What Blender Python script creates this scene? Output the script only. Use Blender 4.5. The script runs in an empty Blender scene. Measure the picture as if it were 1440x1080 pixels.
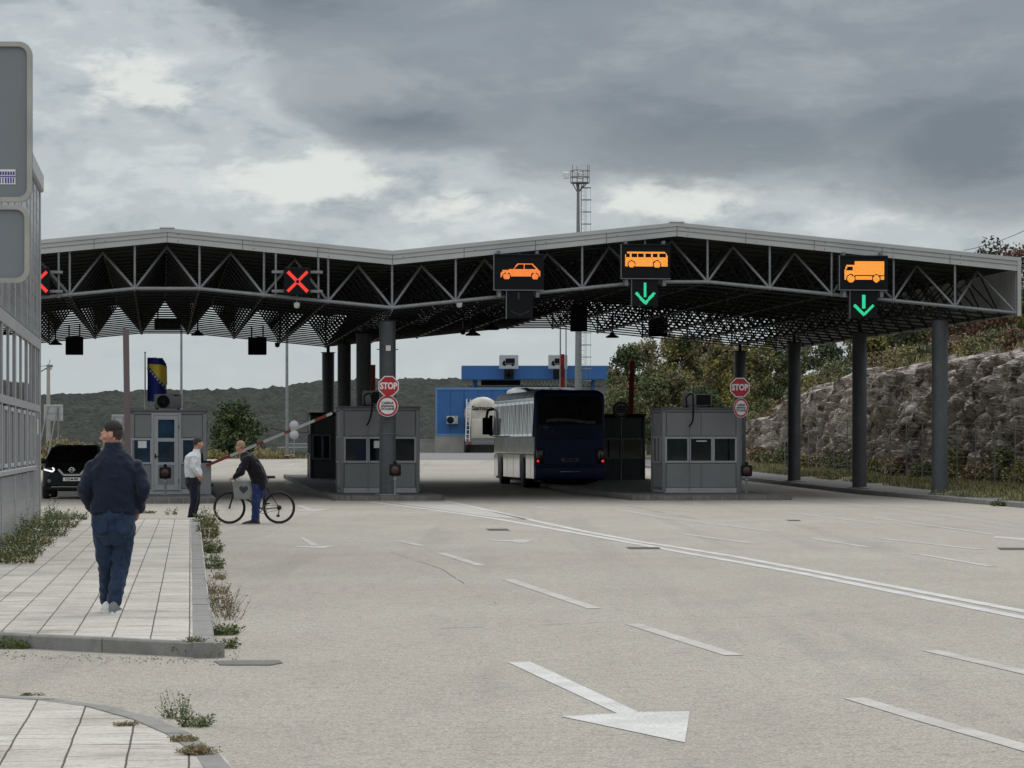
import bpy, bmesh, math, random
from mathutils import Vector, Matrix, noise
R = math.radians
random.seed(11)
for blk in (bpy.data.objects, bpy.data.meshes, bpy.data.materials):
    for o in list(blk): blk.remove(o)
scene = bpy.context.scene
COL = scene.collection
F = 4500.0; HZ = 624.0; CH = 1.67          # focal length in photo pixels, horizon row, camera height
TH = math.atan(497/4500)                    # the canopy's depth axis leans left of the view axis

# ------------------------------------------------------------------ helpers
def gz(y):
    t = max(0.0, y-105)
    if t > 110: return 1.05 + (t-110)*0.002
    return 0.0096*t
def G(px, py, dz=0.0):
    y = 60.0
    for _ in range(60):
        y = y*0.5 + 0.5*(CH-gz(y)-dz)*F/max(1e-3, py-HZ)
    return Vector(((px-720)/F*y, y, gz(y)+dz))
def P(px, py, Y):
    return Vector(((px-720)/F*Y, Y, CH-(py-HZ)/F*Y))
def PX(px, Y): return (px-720)/F*Y
def PZ(py, Y): return CH-(py-HZ)/F*Y
CO = Vector(((545-720)/F*95, 95.0, 0))
cT, sT = math.cos(TH), math.sin(TH)
def L2W(a, b, z=0): return Vector((CO.x+a*cT-b*sT, CO.y+a*sT+b*cT, z))
def W2L(x, y): dx, dy = x-CO.x, y-CO.y; return (dx*cT+dy*sT, -dx*sT+dy*cT)
def Apx(px, b):                             # local a at depth b whose image column is px
    k = (px-720)/F
    return (k*(CO.y+b*cT)-CO.x+b*sT)/(cT-k*sT)

class MB:
    def __init__(s): s.v=[]; s.f=[]; s.m=[]; s.s=[]
    def add(s, vs, fs, mi=0, sm=False, M=None):
        n=len(s.v)
        for v in vs:
            v=Vector(v)
            s.v.append(M@v if M else v)
        for f in fs:
            s.f.append([i+n for i in f]); s.m.append(mi); s.s.append(sm)
        return s
    def box(s,x0,x1,y0,y1,z0,z1,mi=0,M=None):
        vs=[(x0,y0,z0),(x1,y0,z0),(x1,y1,z0),(x0,y1,z0),(x0,y0,z1),(x1,y0,z1),(x1,y1,z1),(x0,y1,z1)]
        return s.add(vs,[(0,3,2,1),(4,5,6,7),(0,1,5,4),(1,2,6,5),(2,3,7,6),(3,0,4,7)],mi,False,M)
    def bbox(s,x0,x1,y0,y1,z0,z1,r=0.02,mi=0,M=None,seg=1):     # bevelled box
        bm=bmesh.new()
        bmesh.ops.create_cube(bm,size=1)
        for v in bm.verts:
            v.co=Vector((x0+(v.co.x+.5)*(x1-x0),y0+(v.co.y+.5)*(y1-y0),z0+(v.co.z+.5)*(z1-z0)))
        bmesh.ops.bevel(bm,geom=list(bm.edges),offset=r,segments=seg,affect='EDGES',profile=.5)
        bm.verts.index_update()
        s.add([v.co.copy() for v in bm.verts],[[v.index for v in f.verts] for f in bm.faces],mi,seg>1,M)
        bm.free(); return s
    def tube(s,p,q,r,r2=None,n=8,mi=0,caps=True,sm=True,M=None):
        p=Vector(p);q=Vector(q);r2=r if r2 is None else r2
        d=(q-p); 
        if d.length<1e-6: return s
        d.normalize(); a=d.orthogonal().normalized(); b=d.cross(a)
        vs=[];fs=[]
        for i in range(n):
            t=2*math.pi*i/n; o=a*math.cos(t)+b*math.sin(t)
            vs.append(p+o*r); vs.append(q+o*r2)
        for i in range(n):
            j=(i+1)%n; fs.append((2*i,2*j,2*j+1,2*i+1))
        s.add(vs,fs,mi,sm,M)
        if caps:
            s.add([vs[2*i] for i in range(n)],[tuple(range(n-1,-1,-1))],mi,False,M)
            s.add([vs[2*i+1] for i in range(n)],[tuple(range(n))],mi,False,M)
        return s
    def path(s,pts,r,n=6,mi=0,M=None,r2=None):
        k=len(pts)-1; r2=r if r2 is None else r2
        for i in range(k):
            s.tube(pts[i],pts[i+1],r+(r2-r)*i/k,r+(r2-r)*(i+1)/k,n,mi,True,True,M)
        return s
    def prism(s,poly,lo,hi,ax=2,mi=0,M=None,sm=False):       # poly: 2-D points, extruded along axis ax
        def mk(p,h):
            if ax==2: return (p[0],p[1],h)
            if ax==1: return (p[0],h,p[1])
            return (h,p[0],p[1])
        n=len(poly)
        vs=[mk(p,lo) for p in poly]+[mk(p,hi) for p in poly]
        fs=[tuple(range(n-1,-1,-1)),tuple(range(n,2*n))]
        s.add(vs,fs,mi,False,M)
        s.add(vs,[(i,(i+1)%n,n+(i+1)%n,n+i) for i in range(n)],mi,sm,M)
        return s
    def lathe(s,prof,n=20,mi=0,M=None,sm=True,ax=2):         # prof: (radius, height)
        vs=[];fs=[]
        for r,h in prof:
            for i in range(n):
                t=2*math.pi*i/n; c,d=r*math.cos(t),r*math.sin(t)
                vs.append((c,d,h) if ax==2 else ((c,h,d) if ax==1 else (h,c,d)))
        for k in range(len(prof)-1):
            for i in range(n):
                j=(i+1)%n; fs.append((k*n+i,k*n+j,(k+1)*n+j,(k+1)*n+i))
        return s.add(vs,fs,mi,sm,M)
    def torus(s,c,Rm,r,ax=1,n=32,k=8,mi=0,M=None):
        vs=[];fs=[]; c=Vector(c)
        for i in range(n):
            t=2*math.pi*i/n
            for j in range(k):
                u=2*math.pi*j/k; rr=Rm+r*math.cos(u); h=r*math.sin(u)
                p=(rr*math.cos(t),h,rr*math.sin(t)) if ax==1 else ((h,rr*math.cos(t),rr*math.sin(t)) if ax==0 else (rr*math.cos(t),rr*math.sin(t),h))
                vs.append(c+Vector(p))
        for i in range(n):
            for j in range(k):
                fs.append((i*k+j,((i+1)%n)*k+j,((i+1)%n)*k+(j+1)%k,i*k+(j+1)%k))
        return s.add(vs,fs,mi,True,M)
    def loft(s,rings,mi=0,caps=True,sm=True,closed=True,M=None):
        n=len(rings[0]); vs=[p for r in rings for p in r]; fs=[]
        for k in range(len(rings)-1):
            for i in range(n if closed else n-1):
                j=(i+1)%n; fs.append((k*n+i,k*n+j,(k+1)*n+j,(k+1)*n+i))
        s.add(vs,fs,mi,sm,M)
        if caps:
            s.add(rings[0],[tuple(range(n-1,-1,-1))],mi,False,M); s.add(rings[-1],[tuple(range(n))],mi,False,M)
        return s
    def build(s,name,mats,parent=None,loc=None,rotz=0):
        me=bpy.data.meshes.new(name); me.from_pydata([tuple(v) for v in s.v],[],s.f)
        if not isinstance(mats,(list,tuple)): mats=[mats]
        for m in mats: me.materials.append(m)
        me.polygons.foreach_set('material_index',s.m); me.polygons.foreach_set('use_smooth',s.s)
        me.update()
        o=bpy.data.objects.new(name,me); COL.objects.link(o)
        if parent: o.parent=parent
        if loc is not None: o.location=loc
        o.rotation_euler=(0,0,rotz)
        return o
def tag(o,label=None,cat=None,group=None,kind=None):
    if label: o['label']=label
    if cat: o['category']=cat
    if group: o['group']=group
    if kind: o['kind']=kind
    return o
def thing(name,label,cat,loc=(0,0,0),rotz=0,group=None):
    o=bpy.data.objects.new(name,None); COL.objects.link(o); o.location=loc; o.rotation_euler=(0,0,rotz)
    o.empty_display_size=.2
    return tag(o,label,cat,group)
def struct(o,label=None,cat=None): o['kind']='structure'; return tag(o,label,cat)
def copy_tree(o,parent=None):
    c=o.copy(); COL.objects.link(c); c.parent=parent
    for ch in [x for x in bpy.data.objects if x.parent==o]: copy_tree(ch,c)
    return c
def text_mb(body,size,depth=0.004,bold=0.0,sx=1.0):
    """text as mesh data in the x-z plane, centred, facing -y"""
    cu=bpy.data.curves.new('lettering','FONT'); cu.body=body; cu.size=size; cu.extrude=depth/2; cu.offset=bold
    cu.align_x='CENTER'; cu.align_y='CENTER'; cu.resolution_u=3
    ob=bpy.data.objects.new('lettering',cu); COL.objects.link(ob)
    dg=bpy.context.evaluated_depsgraph_get(); me=bpy.data.meshes.new_from_object(ob.evaluated_get(dg))
    m=MB(); m.add([(v.co.x*sx,-v.co.z,v.co.y) for v in me.vertices],[tuple(p.vertices) for p in me.polygons])
    bpy.data.objects.remove(ob); bpy.data.curves.remove(cu); bpy.data.meshes.remove(me)
    return m
def TR(x=0,y=0,z=0,rz=0,rx=0,ry=0,s=1):
    return Matrix.Translation((x,y,z))@Matrix.Rotation(rz,4,'Z')@Matrix.Rotation(ry,4,'Y')@Matrix.Rotation(rx,4,'X')@Matrix.Scale(s,4)

# ------------------------------------------------------------------ materials
def nodes(m):
    m.use_nodes=True; nt=m.node_tree; return nt,nt.nodes,nt.links,nt.nodes['Principled BSDF']
def noise_node(nt,scale,detail=4,rough=.55,coord='Object',vec=None,stretch=None):
    tc=nt.nodes.new('ShaderNodeTexCoord'); n=nt.nodes.new('ShaderNodeTexNoise')
    n.inputs['Scale'].default_value=scale; n.inputs['Detail'].default_value=detail; n.inputs['Roughness'].default_value=rough
    src=tc.outputs[coord]
    if stretch:
        mp=nt.nodes.new('ShaderNodeMapping'); mp.inputs['Scale'].default_value=stretch; nt.links.new(src,mp.inputs['Vector']); src=mp.outputs[0]
    nt.links.new(src,n.inputs['Vector']); return n
def ramp(nt,src,stops):
    r=nt.nodes.new('ShaderNodeValToRGB'); e=r.color_ramp.elements
    while len(e)<len(stops): e.new(.5)
    for i,(p,c) in enumerate(stops):
        e[i].position=p; e[i].color=(c,c,c,1) if isinstance(c,(int,float)) else (*c,1)
    nt.links.new(src,r.inputs[0]); return r
def mix(nt,fac,a,b,mode='MIX'):
    m=nt.nodes.new('ShaderNodeMix'); m.data_type='RGBA'; m.blend_type=mode
    for sock,val in ((m.inputs[0],fac),(m.inputs[6],a),(m.inputs[7],b)):
        if hasattr(val,'links'): nt.links.new(val,sock)
        elif isinstance(val,(int,float)) : sock.default_value=val if sock==m.inputs[0] else (val,val,val,1)
        else: sock.default_value=(*val,1)
    return m.outputs[2]
def bump(nt,b,h,strength=.3,dist=.02):
    n=nt.nodes.new('ShaderNodeBump'); n.inputs['Strength'].default_value=strength; n.inputs['Distance'].default_value=dist
    nt.links.new(h,n.inputs['Height']); nt.links.new(n.outputs[0],b.inputs['Normal'])
def mat(name,col,rough=.6,metal=0,var=.12,scale=3,bmp=0,bscale=40,spec=.5,coord='Object',stretch=None,coat=0):
    m=bpy.data.materials.new(name); nt,N,L,b=nodes(m)
    b.inputs['Roughness'].default_value=rough; b.inputs['Metallic'].default_value=metal
    b.inputs['Specular IOR Level'].default_value=spec
    if coat: b.inputs['Coat Weight'].default_value=coat; b.inputs['Coat Roughness'].default_value=.08
    n=noise_node(nt,scale,5,.6,coord,stretch=stretch)
    lo=tuple(c*(1-var) for c in col); hi=tuple(min(1,c*(1+var)) for c in col)
    r=ramp(nt,n.outputs[0],[(.3,lo),(.7,hi)]); L.new(r.outputs[0],b.inputs['Base Color'])
    rr=ramp(nt,n.outputs[0],[(.3,max(0,rough-.06)),(.7,min(1,rough+.08))]); L.new(rr.outputs[0],b.inputs['Roughness'])
    if bmp:
        n2=noise_node(nt,bscale,3,.6,coord); bump(nt,b,n2.outputs[0],bmp,.01)
    return m
def emat(name,col,st):
    m=bpy.data.materials.new(name); nt,N,L,b=nodes(m)
    b.inputs['Base Color'].default_value=(*[c*.3 for c in col],1); b.inputs['Emission Color'].default_value=(*col,1); b.inputs['Emission Strength'].default_value=st
    n=noise_node(nt,40,2); r=ramp(nt,n.outputs[0],[(.3,st*.8),(.7,st*1.2)]); L.new(r.outputs[0],b.inputs['Emission Strength'])
    return m
M={}
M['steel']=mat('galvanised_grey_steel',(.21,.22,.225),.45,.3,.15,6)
M['darksteel']=mat('dark_and_shaded_steel',(.011,.012,.013),.6,.1,.25,4)  # near black: shade inside the canopy frame is put into this colour
M['deck']=mat('dark_roof_sheet',(.014,.015,.016),.7,.1,.2,2)
M['fascia']=mat('pale_aluminium_fascia',(.42,.43,.42),.5,.25,.07,1.2)
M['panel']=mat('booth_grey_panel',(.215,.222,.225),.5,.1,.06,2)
M['panel_dark']=mat('booth_shaded_panel',(.05,.055,.058),.5,.1,.12,2)  # booth panel darkened in colour for the booths standing in deep shade
M['frame']=mat('pale_grey_window_frame',(.38,.39,.40),.45,.1,.06,5)
M['black']=mat('matt_black_plastic',(.008,.008,.009),.6,0,.3,8,spec=.2)
M['rubber']=mat('black_rubber',(.02,.02,.02),.8,0,.3,20,.2,60)
M['white']=mat('white_paint',(.72,.72,.71),.5,0,.06,6)
M['red']=mat('red_sign_paint',(.42,.012,.02),.45,0,.08,6)
M['redpaint']=mat('weathered_red_paint',(.30,.02,.02),.6,0,.2,6)
M['chrome']=mat('chrome',(.6,.6,.6),.2,.9,.05,6)
M['skin']=mat('skin',(.46,.24,.17),.55,0,.12,14)
M['grey']=mat('mid_grey_paint',(.16,.165,.17),.55,.1,.1,5)
M['board']=mat('led_board_black',(.006,.007,.009),.7,0,.2,3,spec=.15)
M['amber']=emat('amber_led',(1,.36,.05),1.25)
M['amber2']=emat('orange_led',(1,.25,.05),1.2)
M['green']=emat('green_led',(.03,.78,.36),1.05)
M['redled']=emat('red_led',(1,.05,.035),.95)
M['tail']=emat('lit_tail_light',(1,.03,.05),1.0)
M['drl']=emat('lit_headlamp',(1,1,1),.9)
def glassmat(name,col,rough=.05,bm=.02):
    m=bpy.data.materials.new(name); nt,N,L,b=nodes(m)
    b.inputs['Roughness'].default_value=rough; b.inputs['Specular IOR Level'].default_value=.9 if rough==0 else .45
    b.inputs['Coat Weight'].default_value=.6 if rough==0 else .15; b.inputs['Coat Roughness'].default_value=.02
    n=noise_node(nt,1.3,3,.5); r=ramp(nt,n.outputs[0],[(.35,tuple(c*.5 for c in col)),(.65,tuple(c*1.5 for c in col))]); L.new(r.outputs[0],b.inputs['Base Color'])
    n2=noise_node(nt,1.1,1,.5)
    if bm: bump(nt,b,n2.outputs[0],bm,.05)
    return m
M['glass']=glassmat('dark_window_glass',(.007,.016,.021))
M['glass_blue']=glassmat('bluish_window_glass',(.014,.038,.075))
M['glass_sky']=glassmat('sky_reflecting_glass',(.012,.014,.016),.0,0)

# concrete road
def road_material():
    m=bpy.data.materials.new('worn_beige_concrete_road'); nt,N,L,b=nodes(m)
    b.inputs['Roughness'].default_value=.85; b.inputs['Specular IOR Level'].default_value=.25
    n1=noise_node(nt,.12,6,.6); n2=noise_node(nt,1.1,6,.6,stretch=(1,.35,1)); n3=noise_node(nt,48,4,.95); n4=noise_node(nt,22,3,.8)
    c=ramp(nt,n1.outputs[0],[(.3,(.328,.299,.257)),(.7,(.380,.350,.305))])
    c2=ramp(nt,n2.outputs[0],[(.3,.92),(.55,1.0),(.75,1.04)])
    c3=ramp(nt,n3.outputs[0],[(.38,.40),(.46,.90),(.55,1.10),(.64,1.7)])
    c4=ramp(nt,n4.outputs[0],[(.34,.62),(.46,.98),(.60,1.14)])
    x=mix(nt,1.0,c.outputs[0],c2.outputs[0],'MULTIPLY'); x=mix(nt,1.0,x,c3.outputs[0],'MULTIPLY'); x=mix(nt,.8,x,c4.outputs[0],'MULTIPLY')
    # streaks of tyre wear along the lanes
    n5=noise_node(nt,.5,3,.6,stretch=(1.6,.05,1)); c5=ramp(nt,n5.outputs[0],[(.33,.86),(.45,1.0)])
    x=mix(nt,.8,x,c5.outputs[0],'MULTIPLY')
    n6=noise_node(nt,7,4,.85); c6=ramp(nt,n6.outputs[0],[(.36,.78),(.47,1.0),(.62,1.10)]); x=mix(nt,.9,x,c6.outputs[0],'MULTIPLY')
    L.new(x,b.inputs['Base Color']); bump(nt,b,n3.outputs[0],.5,.006)
    return m
M['road']=road_material()
def paint_material(name,base,lo):
    m=bpy.data.materials.new(name); nt,N,L,b=nodes(m); b.inputs['Roughness'].default_value=.8
    n=noise_node(nt,45,3,.75); n1=noise_node(nt,1.5,4,.6)
    c=ramp(nt,n.outputs[0],[(.40,lo),(.53,base)]); c1=ramp(nt,n1.outputs[0],[(.34,.78),(.6,1.03)])
    x=mix(nt,1.0,c.outputs[0],c1.outputs[0],'MULTIPLY'); L.new(x,b.inputs['Base Color']); return m
M['paint']=paint_material('road_marking_paint',(.60,.60,.575),(.45,.43,.40))
M['paint_worn']=paint_material('worn_road_marking_paint',(.475,.455,.425),(.41,.38,.345))
M['paint_faint']=paint_material('faint_road_marking_paint',(.47,.45,.42),(.40,.37,.34))
M['asphalt']=mat('grey_asphalt',(.17,.17,.165),.85,0,.2,2,.4,60)
M['kerb']=mat('concrete_kerb',(.22,.215,.20),.85,0,.22,5,.5,50)
M['kerbdark']=mat('stone_kerb_block',(.13,.125,.115),.85,0,.3,3,.5,30)
M['islandtop']=mat('dark_island_paving',(.11,.105,.10),.85,0,.2,3,.4,30)
def tile_material(rot):
    m=bpy.data.materials.new('pale_concrete_tiles'); nt,N,L,b=nodes(m); b.inputs['Roughness'].default_value=.85
    tc=N.new('ShaderNodeTexCoord'); mp=N.new('ShaderNodeMapping'); mp.inputs['Rotation'].default_value=(0,0,rot+math.pi/2)
    wob=N.new('ShaderNodeTexNoise'); wob.inputs['Scale'].default_value=2.5; wob.inputs['Detail'].default_value=2
    L.new(tc.outputs['Object'],mp.inputs[0]); L.new(tc.outputs['Object'],wob.inputs[0])
    va=N.new('ShaderNodeVectorMath'); va.operation='MULTIPLY_ADD'; va.inputs[1].default_value=(.014,.014,0)
    L.new(wob.outputs['Color'],va.inputs[0]); L.new(mp.outputs[0],va.inputs[2])
    br=N.new('ShaderNodeTexBrick'); br.inputs['Scale'].default_value=1; br.inputs['Brick Width'].default_value=.62; br.inputs['Row Height'].default_value=.31
    br.inputs['Mortar Size'].default_value=.007; br.inputs['Mortar Smooth'].default_value=.3; br.inputs['Color1'].default_value=(1,1,1,1); br.inputs['Color2'].default_value=(.86,.86,.85,1); br.inputs['Mortar'].default_value=(.13,.12,.10,1)
    br.offset=.37
    L.new(va.outputs[0],br.inputs['Vector'])
    # fine cross grooves on the tiles
    wv=N.new('ShaderNodeTexNoise'); wv.inputs['Scale'].default_value=1; wv.inputs['Detail'].default_value=4
    mp2=N.new('ShaderNodeMapping'); mp2.inputs['Scale'].default_value=(11,1.3,1); L.new(va.outputs[0],mp2.inputs[0]); L.new(mp2.outputs[0],wv.inputs[0])
    r1=ramp(nt,wv.outputs[0],[(.33,.42),(.42,.95),(.6,1.0)])
    n1=noise_node(nt,.9,5,.65); r2=ramp(nt,n1.outputs[0],[(.3,(.36,.325,.28)),(.46,(.50,.465,.41)),(.65,(.58,.55,.495))])
    n3=noise_node(nt,30,3,.7); r3=ramp(nt,n3.outputs[0],[(.34,.6),(.5,1.0)])
    x=mix(nt,1.0,r2.outputs[0],br.outputs['Color'],'MULTIPLY'); x=mix(nt,.75,x,r1.outputs[0],'MULTIPLY'); x=mix(nt,.8,x,r3.outputs[0],'MULTIPLY')
    L.new(x,b.inputs['Base Color']); bump(nt,b,br.outputs['Fac'],-.4,.01)
    return m
M['tiles']=tile_material(-math.atan(.1005))
M['earth']=mat('dry_grass_earth',(.12,.115,.06),.95,0,.35,.6,.6,3)
M['leaf_green']=mat('leaf_green',(.075,.105,.032),.7,0,.45,2.5)
M['leaf_dark']=mat('leaf_dark_green',(.035,.055,.022),.7,0,.4,2.5)
M['leaf_yellow']=mat('leaf_yellow_green',(.23,.20,.05),.7,0,.4,1.5)
M['leaf_olive']=mat('leaf_olive',(.155,.14,.065),.7,0,.35,1.5)
M['leaf_red']=mat('leaf_russet',(.15,.07,.05),.7,0,.4,1.5)
M['bark']=mat('bark',(.09,.07,.055),.9,0,.3,6,.5,20)
M['drygrass']=mat('dry_grass',(.27,.22,.11),.8,0,.3,8)
M['weed']=mat('weed_green',(.10,.13,.035),.75,0,.35,8)
M['weed2']=mat('weed_stem_brown',(.15,.10,.06),.8,0,.3,8)

# ------------------------------------------------------------------ camera, world, sun
cam=bpy.data.cameras.new('camera'); camo=bpy.data.objects.new('camera',cam); COL.objects.link(camo)
camo.location=(0,0,CH); camo.rotation_euler=(R(90),0,0)
cam.sensor_width=36; cam.lens=F/1440*36; cam.shift_y=(HZ-540)/1440; cam.clip_end=12000; cam.clip_start=.5
scene.camera=camo
scene.view_settings.view_transform='Standard'; scene.view_settings.look='None'; scene.view_settings.exposure=0; scene.view_settings.gamma=1
SUN_EL=R(52); SUN_AZ=R(20)       # high sun behind cloud, from behind the canopy side
w=bpy.data.worlds.new('World'); scene.world=w; w.use_nodes=True
nt=w.node_tree; N=nt.nodes; L=nt.links
bg=N['Background']; bg.inputs['Strength'].default_value=.1
sky=N.new('ShaderNodeTexSky'); sky.sky_type='NISHITA'; sky.sun_disc=False; sky.sun_elevation=SUN_EL; sky.sun_rotation=SUN_AZ
tc=N.new('ShaderNodeTexCoord'); sep=N.new('ShaderNodeSeparateXYZ'); L.new(tc.outputs['Generated'],sep.inputs[0])
def mth(op,a,b=None,c=None,clamp=False):
    n=N.new('ShaderNodeMath'); n.operation=op; n.use_clamp=clamp
    for i,v in enumerate((a,b,c)):
        if v is None: continue
        if hasattr(v,'links'): L.new(v,n.inputs[i])
        else: n.inputs[i].default_value=v
    return n.outputs[0]
X,Y_,Z=sep.outputs
def cnoise(sc,sx,sy,sz,det=7,ro=.55,off=(0,0,0),dist=0.0):
    mp=N.new('ShaderNodeMapping'); mp.inputs['Scale'].default_value=(sx,sy,sz); mp.inputs['Location'].default_value=off
    L.new(tc.outputs['Generated'],mp.inputs[0]); n=N.new('ShaderNodeTexNoise'); n.inputs['Scale'].default_value=sc
    n.inputs['Detail'].default_value=det; n.inputs['Roughness'].default_value=ro; n.inputs['Distortion'].default_value=dist; L.new(mp.outputs[0],n.inputs[0]); return n.outputs[0]
n_big=cnoise(9,1,1,2.0,8,.55,(.3,.1,.2)); n_mid=cnoise(22,1,1,2.6,8,.6,(1.3,.4,.9),.3); n_wisp=cnoise(60,1,1,2.2,6,.6,(5,.4,.2),.2)
def blob(px,py,rx,ry):   # soft cloud mass centred on a direction of the sky (azimuth, elevation)
    dx=mth('DIVIDE',mth('SUBTRACT',X,(px-720)/F),rx/F); dz=mth('DIVIDE',mth('SUBTRACT',Z,(HZ-py)/F),ry/F)
    d=mth('SQRT',mth('ADD',mth('MULTIPLY',dx,dx),mth('MULTIPLY',dz,dz)))
    return mth('SUBTRACT',1.0,mth('MULTIPLY',d,1.0),None,True)
def wob(a,k): return mth('ADD',a,mth('MULTIPLY',mth('SUBTRACT',n_mid,.5),k))
# overcast sky: broken cloud with one long dark bank ahead, brighter overhead
def cr(src,stops):
    r=N.new('ShaderNodeValToRGB'); e=r.color_ramp.elements
    while len(e)<len(stops): e.new(.5)
    for i,(p,c) in enumerate(stops): e[i].position=p; e[i].color=(c,c,c,1) if isinstance(c,(int,float)) else (*c,1)
    r.color_ramp.interpolation='EASE'; L.new(src,r.inputs[0]); return r.outputs[0]
def mx(*a):
    r=a[0]
    for b in a[1:]: r=mth('MAXIMUM',r,b)
    return r
dark=mx(blob(1100,60,900,280),blob(620,-60,560,235),blob(630,130,300,125),blob(1400,205,300,150),mth('MULTIPLY',blob(900,-400,1600,620),1.0))
dk=mth('ADD',dark,mth('ADD',mth('MULTIPLY',mth('SUBTRACT',n_big,.5),.45),mth('ADD',mth('MULTIPLY',mth('SUBTRACT',n_mid,.5),.75),mth('MULTIPLY',mth('SUBTRACT',n_wisp,.5),.22))))
dk=cr(dk,[(.16,0.0),(.36,.80),(.6,1.0)])
base=cr(mth('ADD',mth('MULTIPLY',n_mid,.6),mth('MULTIPLY',n_wisp,.4)),[(.36,(.36,.41,.44)),(.50,(.49,.535,.56)),(.62,(.61,.65,.665))])
bright=mx(blob(440,255,170,60),mth('MULTIPLY',blob(940,275,150,50),.95),mth('MULTIPLY',blob(200,125,120,70),.8),mth('MULTIPLY',blob(1300,300,240,50),.5),mth('MULTIPLY',blob(650,290,160,40),.6))
br=cr(mth('ADD',bright,mth('MULTIPLY',mth('SUBTRACT',n_wisp,.5),1.3)),[(.2,0.0),(.6,1.0)])
c=mix(nt,br,base,(.74,.765,.735))
deep=mx(blob(960,215,420,110),blob(380,10,330,90),blob(1330,210,320,110),blob(540,180,170,60))
darkcol=cr(mth('SUBTRACT',mth('ADD',mth('MULTIPLY',n_mid,.55),mth('MULTIPLY',n_big,.45)),mth('MULTIPLY',deep,.20)),[(.30,(.165,.195,.23)),(.48,(.25,.285,.32)),(.62,(.335,.37,.40))])
c=mix(nt,dk,c,darkcol)
# horizon stays evenly pale; overhead the cloud is thinner and brighter, as in any overcast sky
hz=cr(Z,[(.0,1.0),(.045,.5),(.075,0.0)])
c=mix(nt,hz,c,(.50,.56,.585))
up=cr(Z,[(.16,0.0),(.6,1.0)])
over=cr(n_big,[(.3,(.80,.86,.93)),(.7,(1.5,1.53,1.55))])
c=mix(nt,up,c,over)
sc=N.new('ShaderNodeVectorMath'); sc.operation='SCALE'; sc.inputs['Scale'].default_value=10; L.new(c,sc.inputs[0])
fin=mix(nt,.05,sc.outputs[0],sky.outputs[0]); L.new(fin,bg.inputs['Color'])
sun=bpy.data.lights.new('sun','SUN'); sun.energy=.9; sun.angle=R(25); sun.color=(1,.96,.9)
so=bpy.data.objects.new('sun',sun); COL.objects.link(so)
# the sky's sun_rotation runs clockwise from +Y; the lamp points the same way
dv=Vector((math.sin(SUN_AZ)*math.cos(SUN_EL),math.cos(SUN_AZ)*math.cos(SUN_EL),math.sin(SUN_EL)))
so.rotation_euler=(-dv).to_track_quat('-Z','Y').to_euler()

# ------------------------------------------------------------------ ground
def sm(a,b,x): t=max(0,min(1,(x-a)/(b-a))); return t*t*(3-2*t)
def kerb_x(y):          # right-hand kerb line of the road
    pts=[(-50,60),(10,44),(30,30),(50,19.5),(66,15.4),(82.6,13.35),(100,12.05),(130,8.9),(160,6.2),(215,3.5)]
    if y<=pts[0][0]: return pts[0][1]
    for (a,b),(c_,d) in zip(pts,pts[1:]):
        if y<=c_: t=(y-a)/(c_-a); return b+(d-b)*t
    return pts[-1][1]
m=MB()                                          # base sheet out to the horizon
xs=[-9000,-3000,-1200,-500,-200,-90,-60]+[-50+4*i for i in range(31)]+[90,200,500,1200,3000,9000]
ys=[-9000,-2000,-300,-60,0,20,40,60,80]+[100+6*i for i in range(21)]+[240,270,320,400,520,700,1000,2000,5000,11000]
def base_h(x,y):
    h=gz(y)-.035
    if y>195: h=gz(195)-.035+ (y-195)*0.0005
    if y>330: h-= 14*sm(330,700,y)
    kx=kerb_x(min(y,215))
    return h
for y in ys:
    for x in xs: m.v.append(Vector((x,y,base_h(x,y))))
nx=len(xs)
for j in range(len(ys)-1):
    for i in range(nx-1): m.f.append([j*nx+i,j*nx+i+1,(j+1)*nx+i+1,(j+1)*nx+i]); m.m.append(0); m.s.append(True)
struct(m.build('ground',M['earth']))
m=MB()                                          # the road sheet
ys=[-40,0,10,20,30,40,50,58,66,74,82.6,90,100]+[105+5*i for i in range(17)]+[188]
for y in ys:
    for x in (-70,-40,-20,-8,0,kerb_x(y)): m.v.append(Vector((x,y,gz(y))))
for j in range(len(ys)-1):
    for i in range(5): m.f.append([j*6+i,j*6+i+1,(j+1)*6+i+1,(j+1)*6+i]); m.m.append(0); m.s.append(True)
struct(m.build('road',M['road']))
m=MB()                                          # asphalt access road of the far checkpoint
ys=[183+4*i for i in range(11)]
for y in ys:
    for x in (-9.5-(y-183)*.12,-3,4,12,22): m.v.append(Vector((x,y,gz(y)+.006)))
for j in range(len(ys)-1):
    for i in range(4): m.f.append([j*5+i,j*5+i+1,(j+1)*5+i+1,(j+1)*5+i]); m.m.append(0); m.s.append(True)
struct(m.build('asphalt_road',M['asphalt']))

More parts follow.
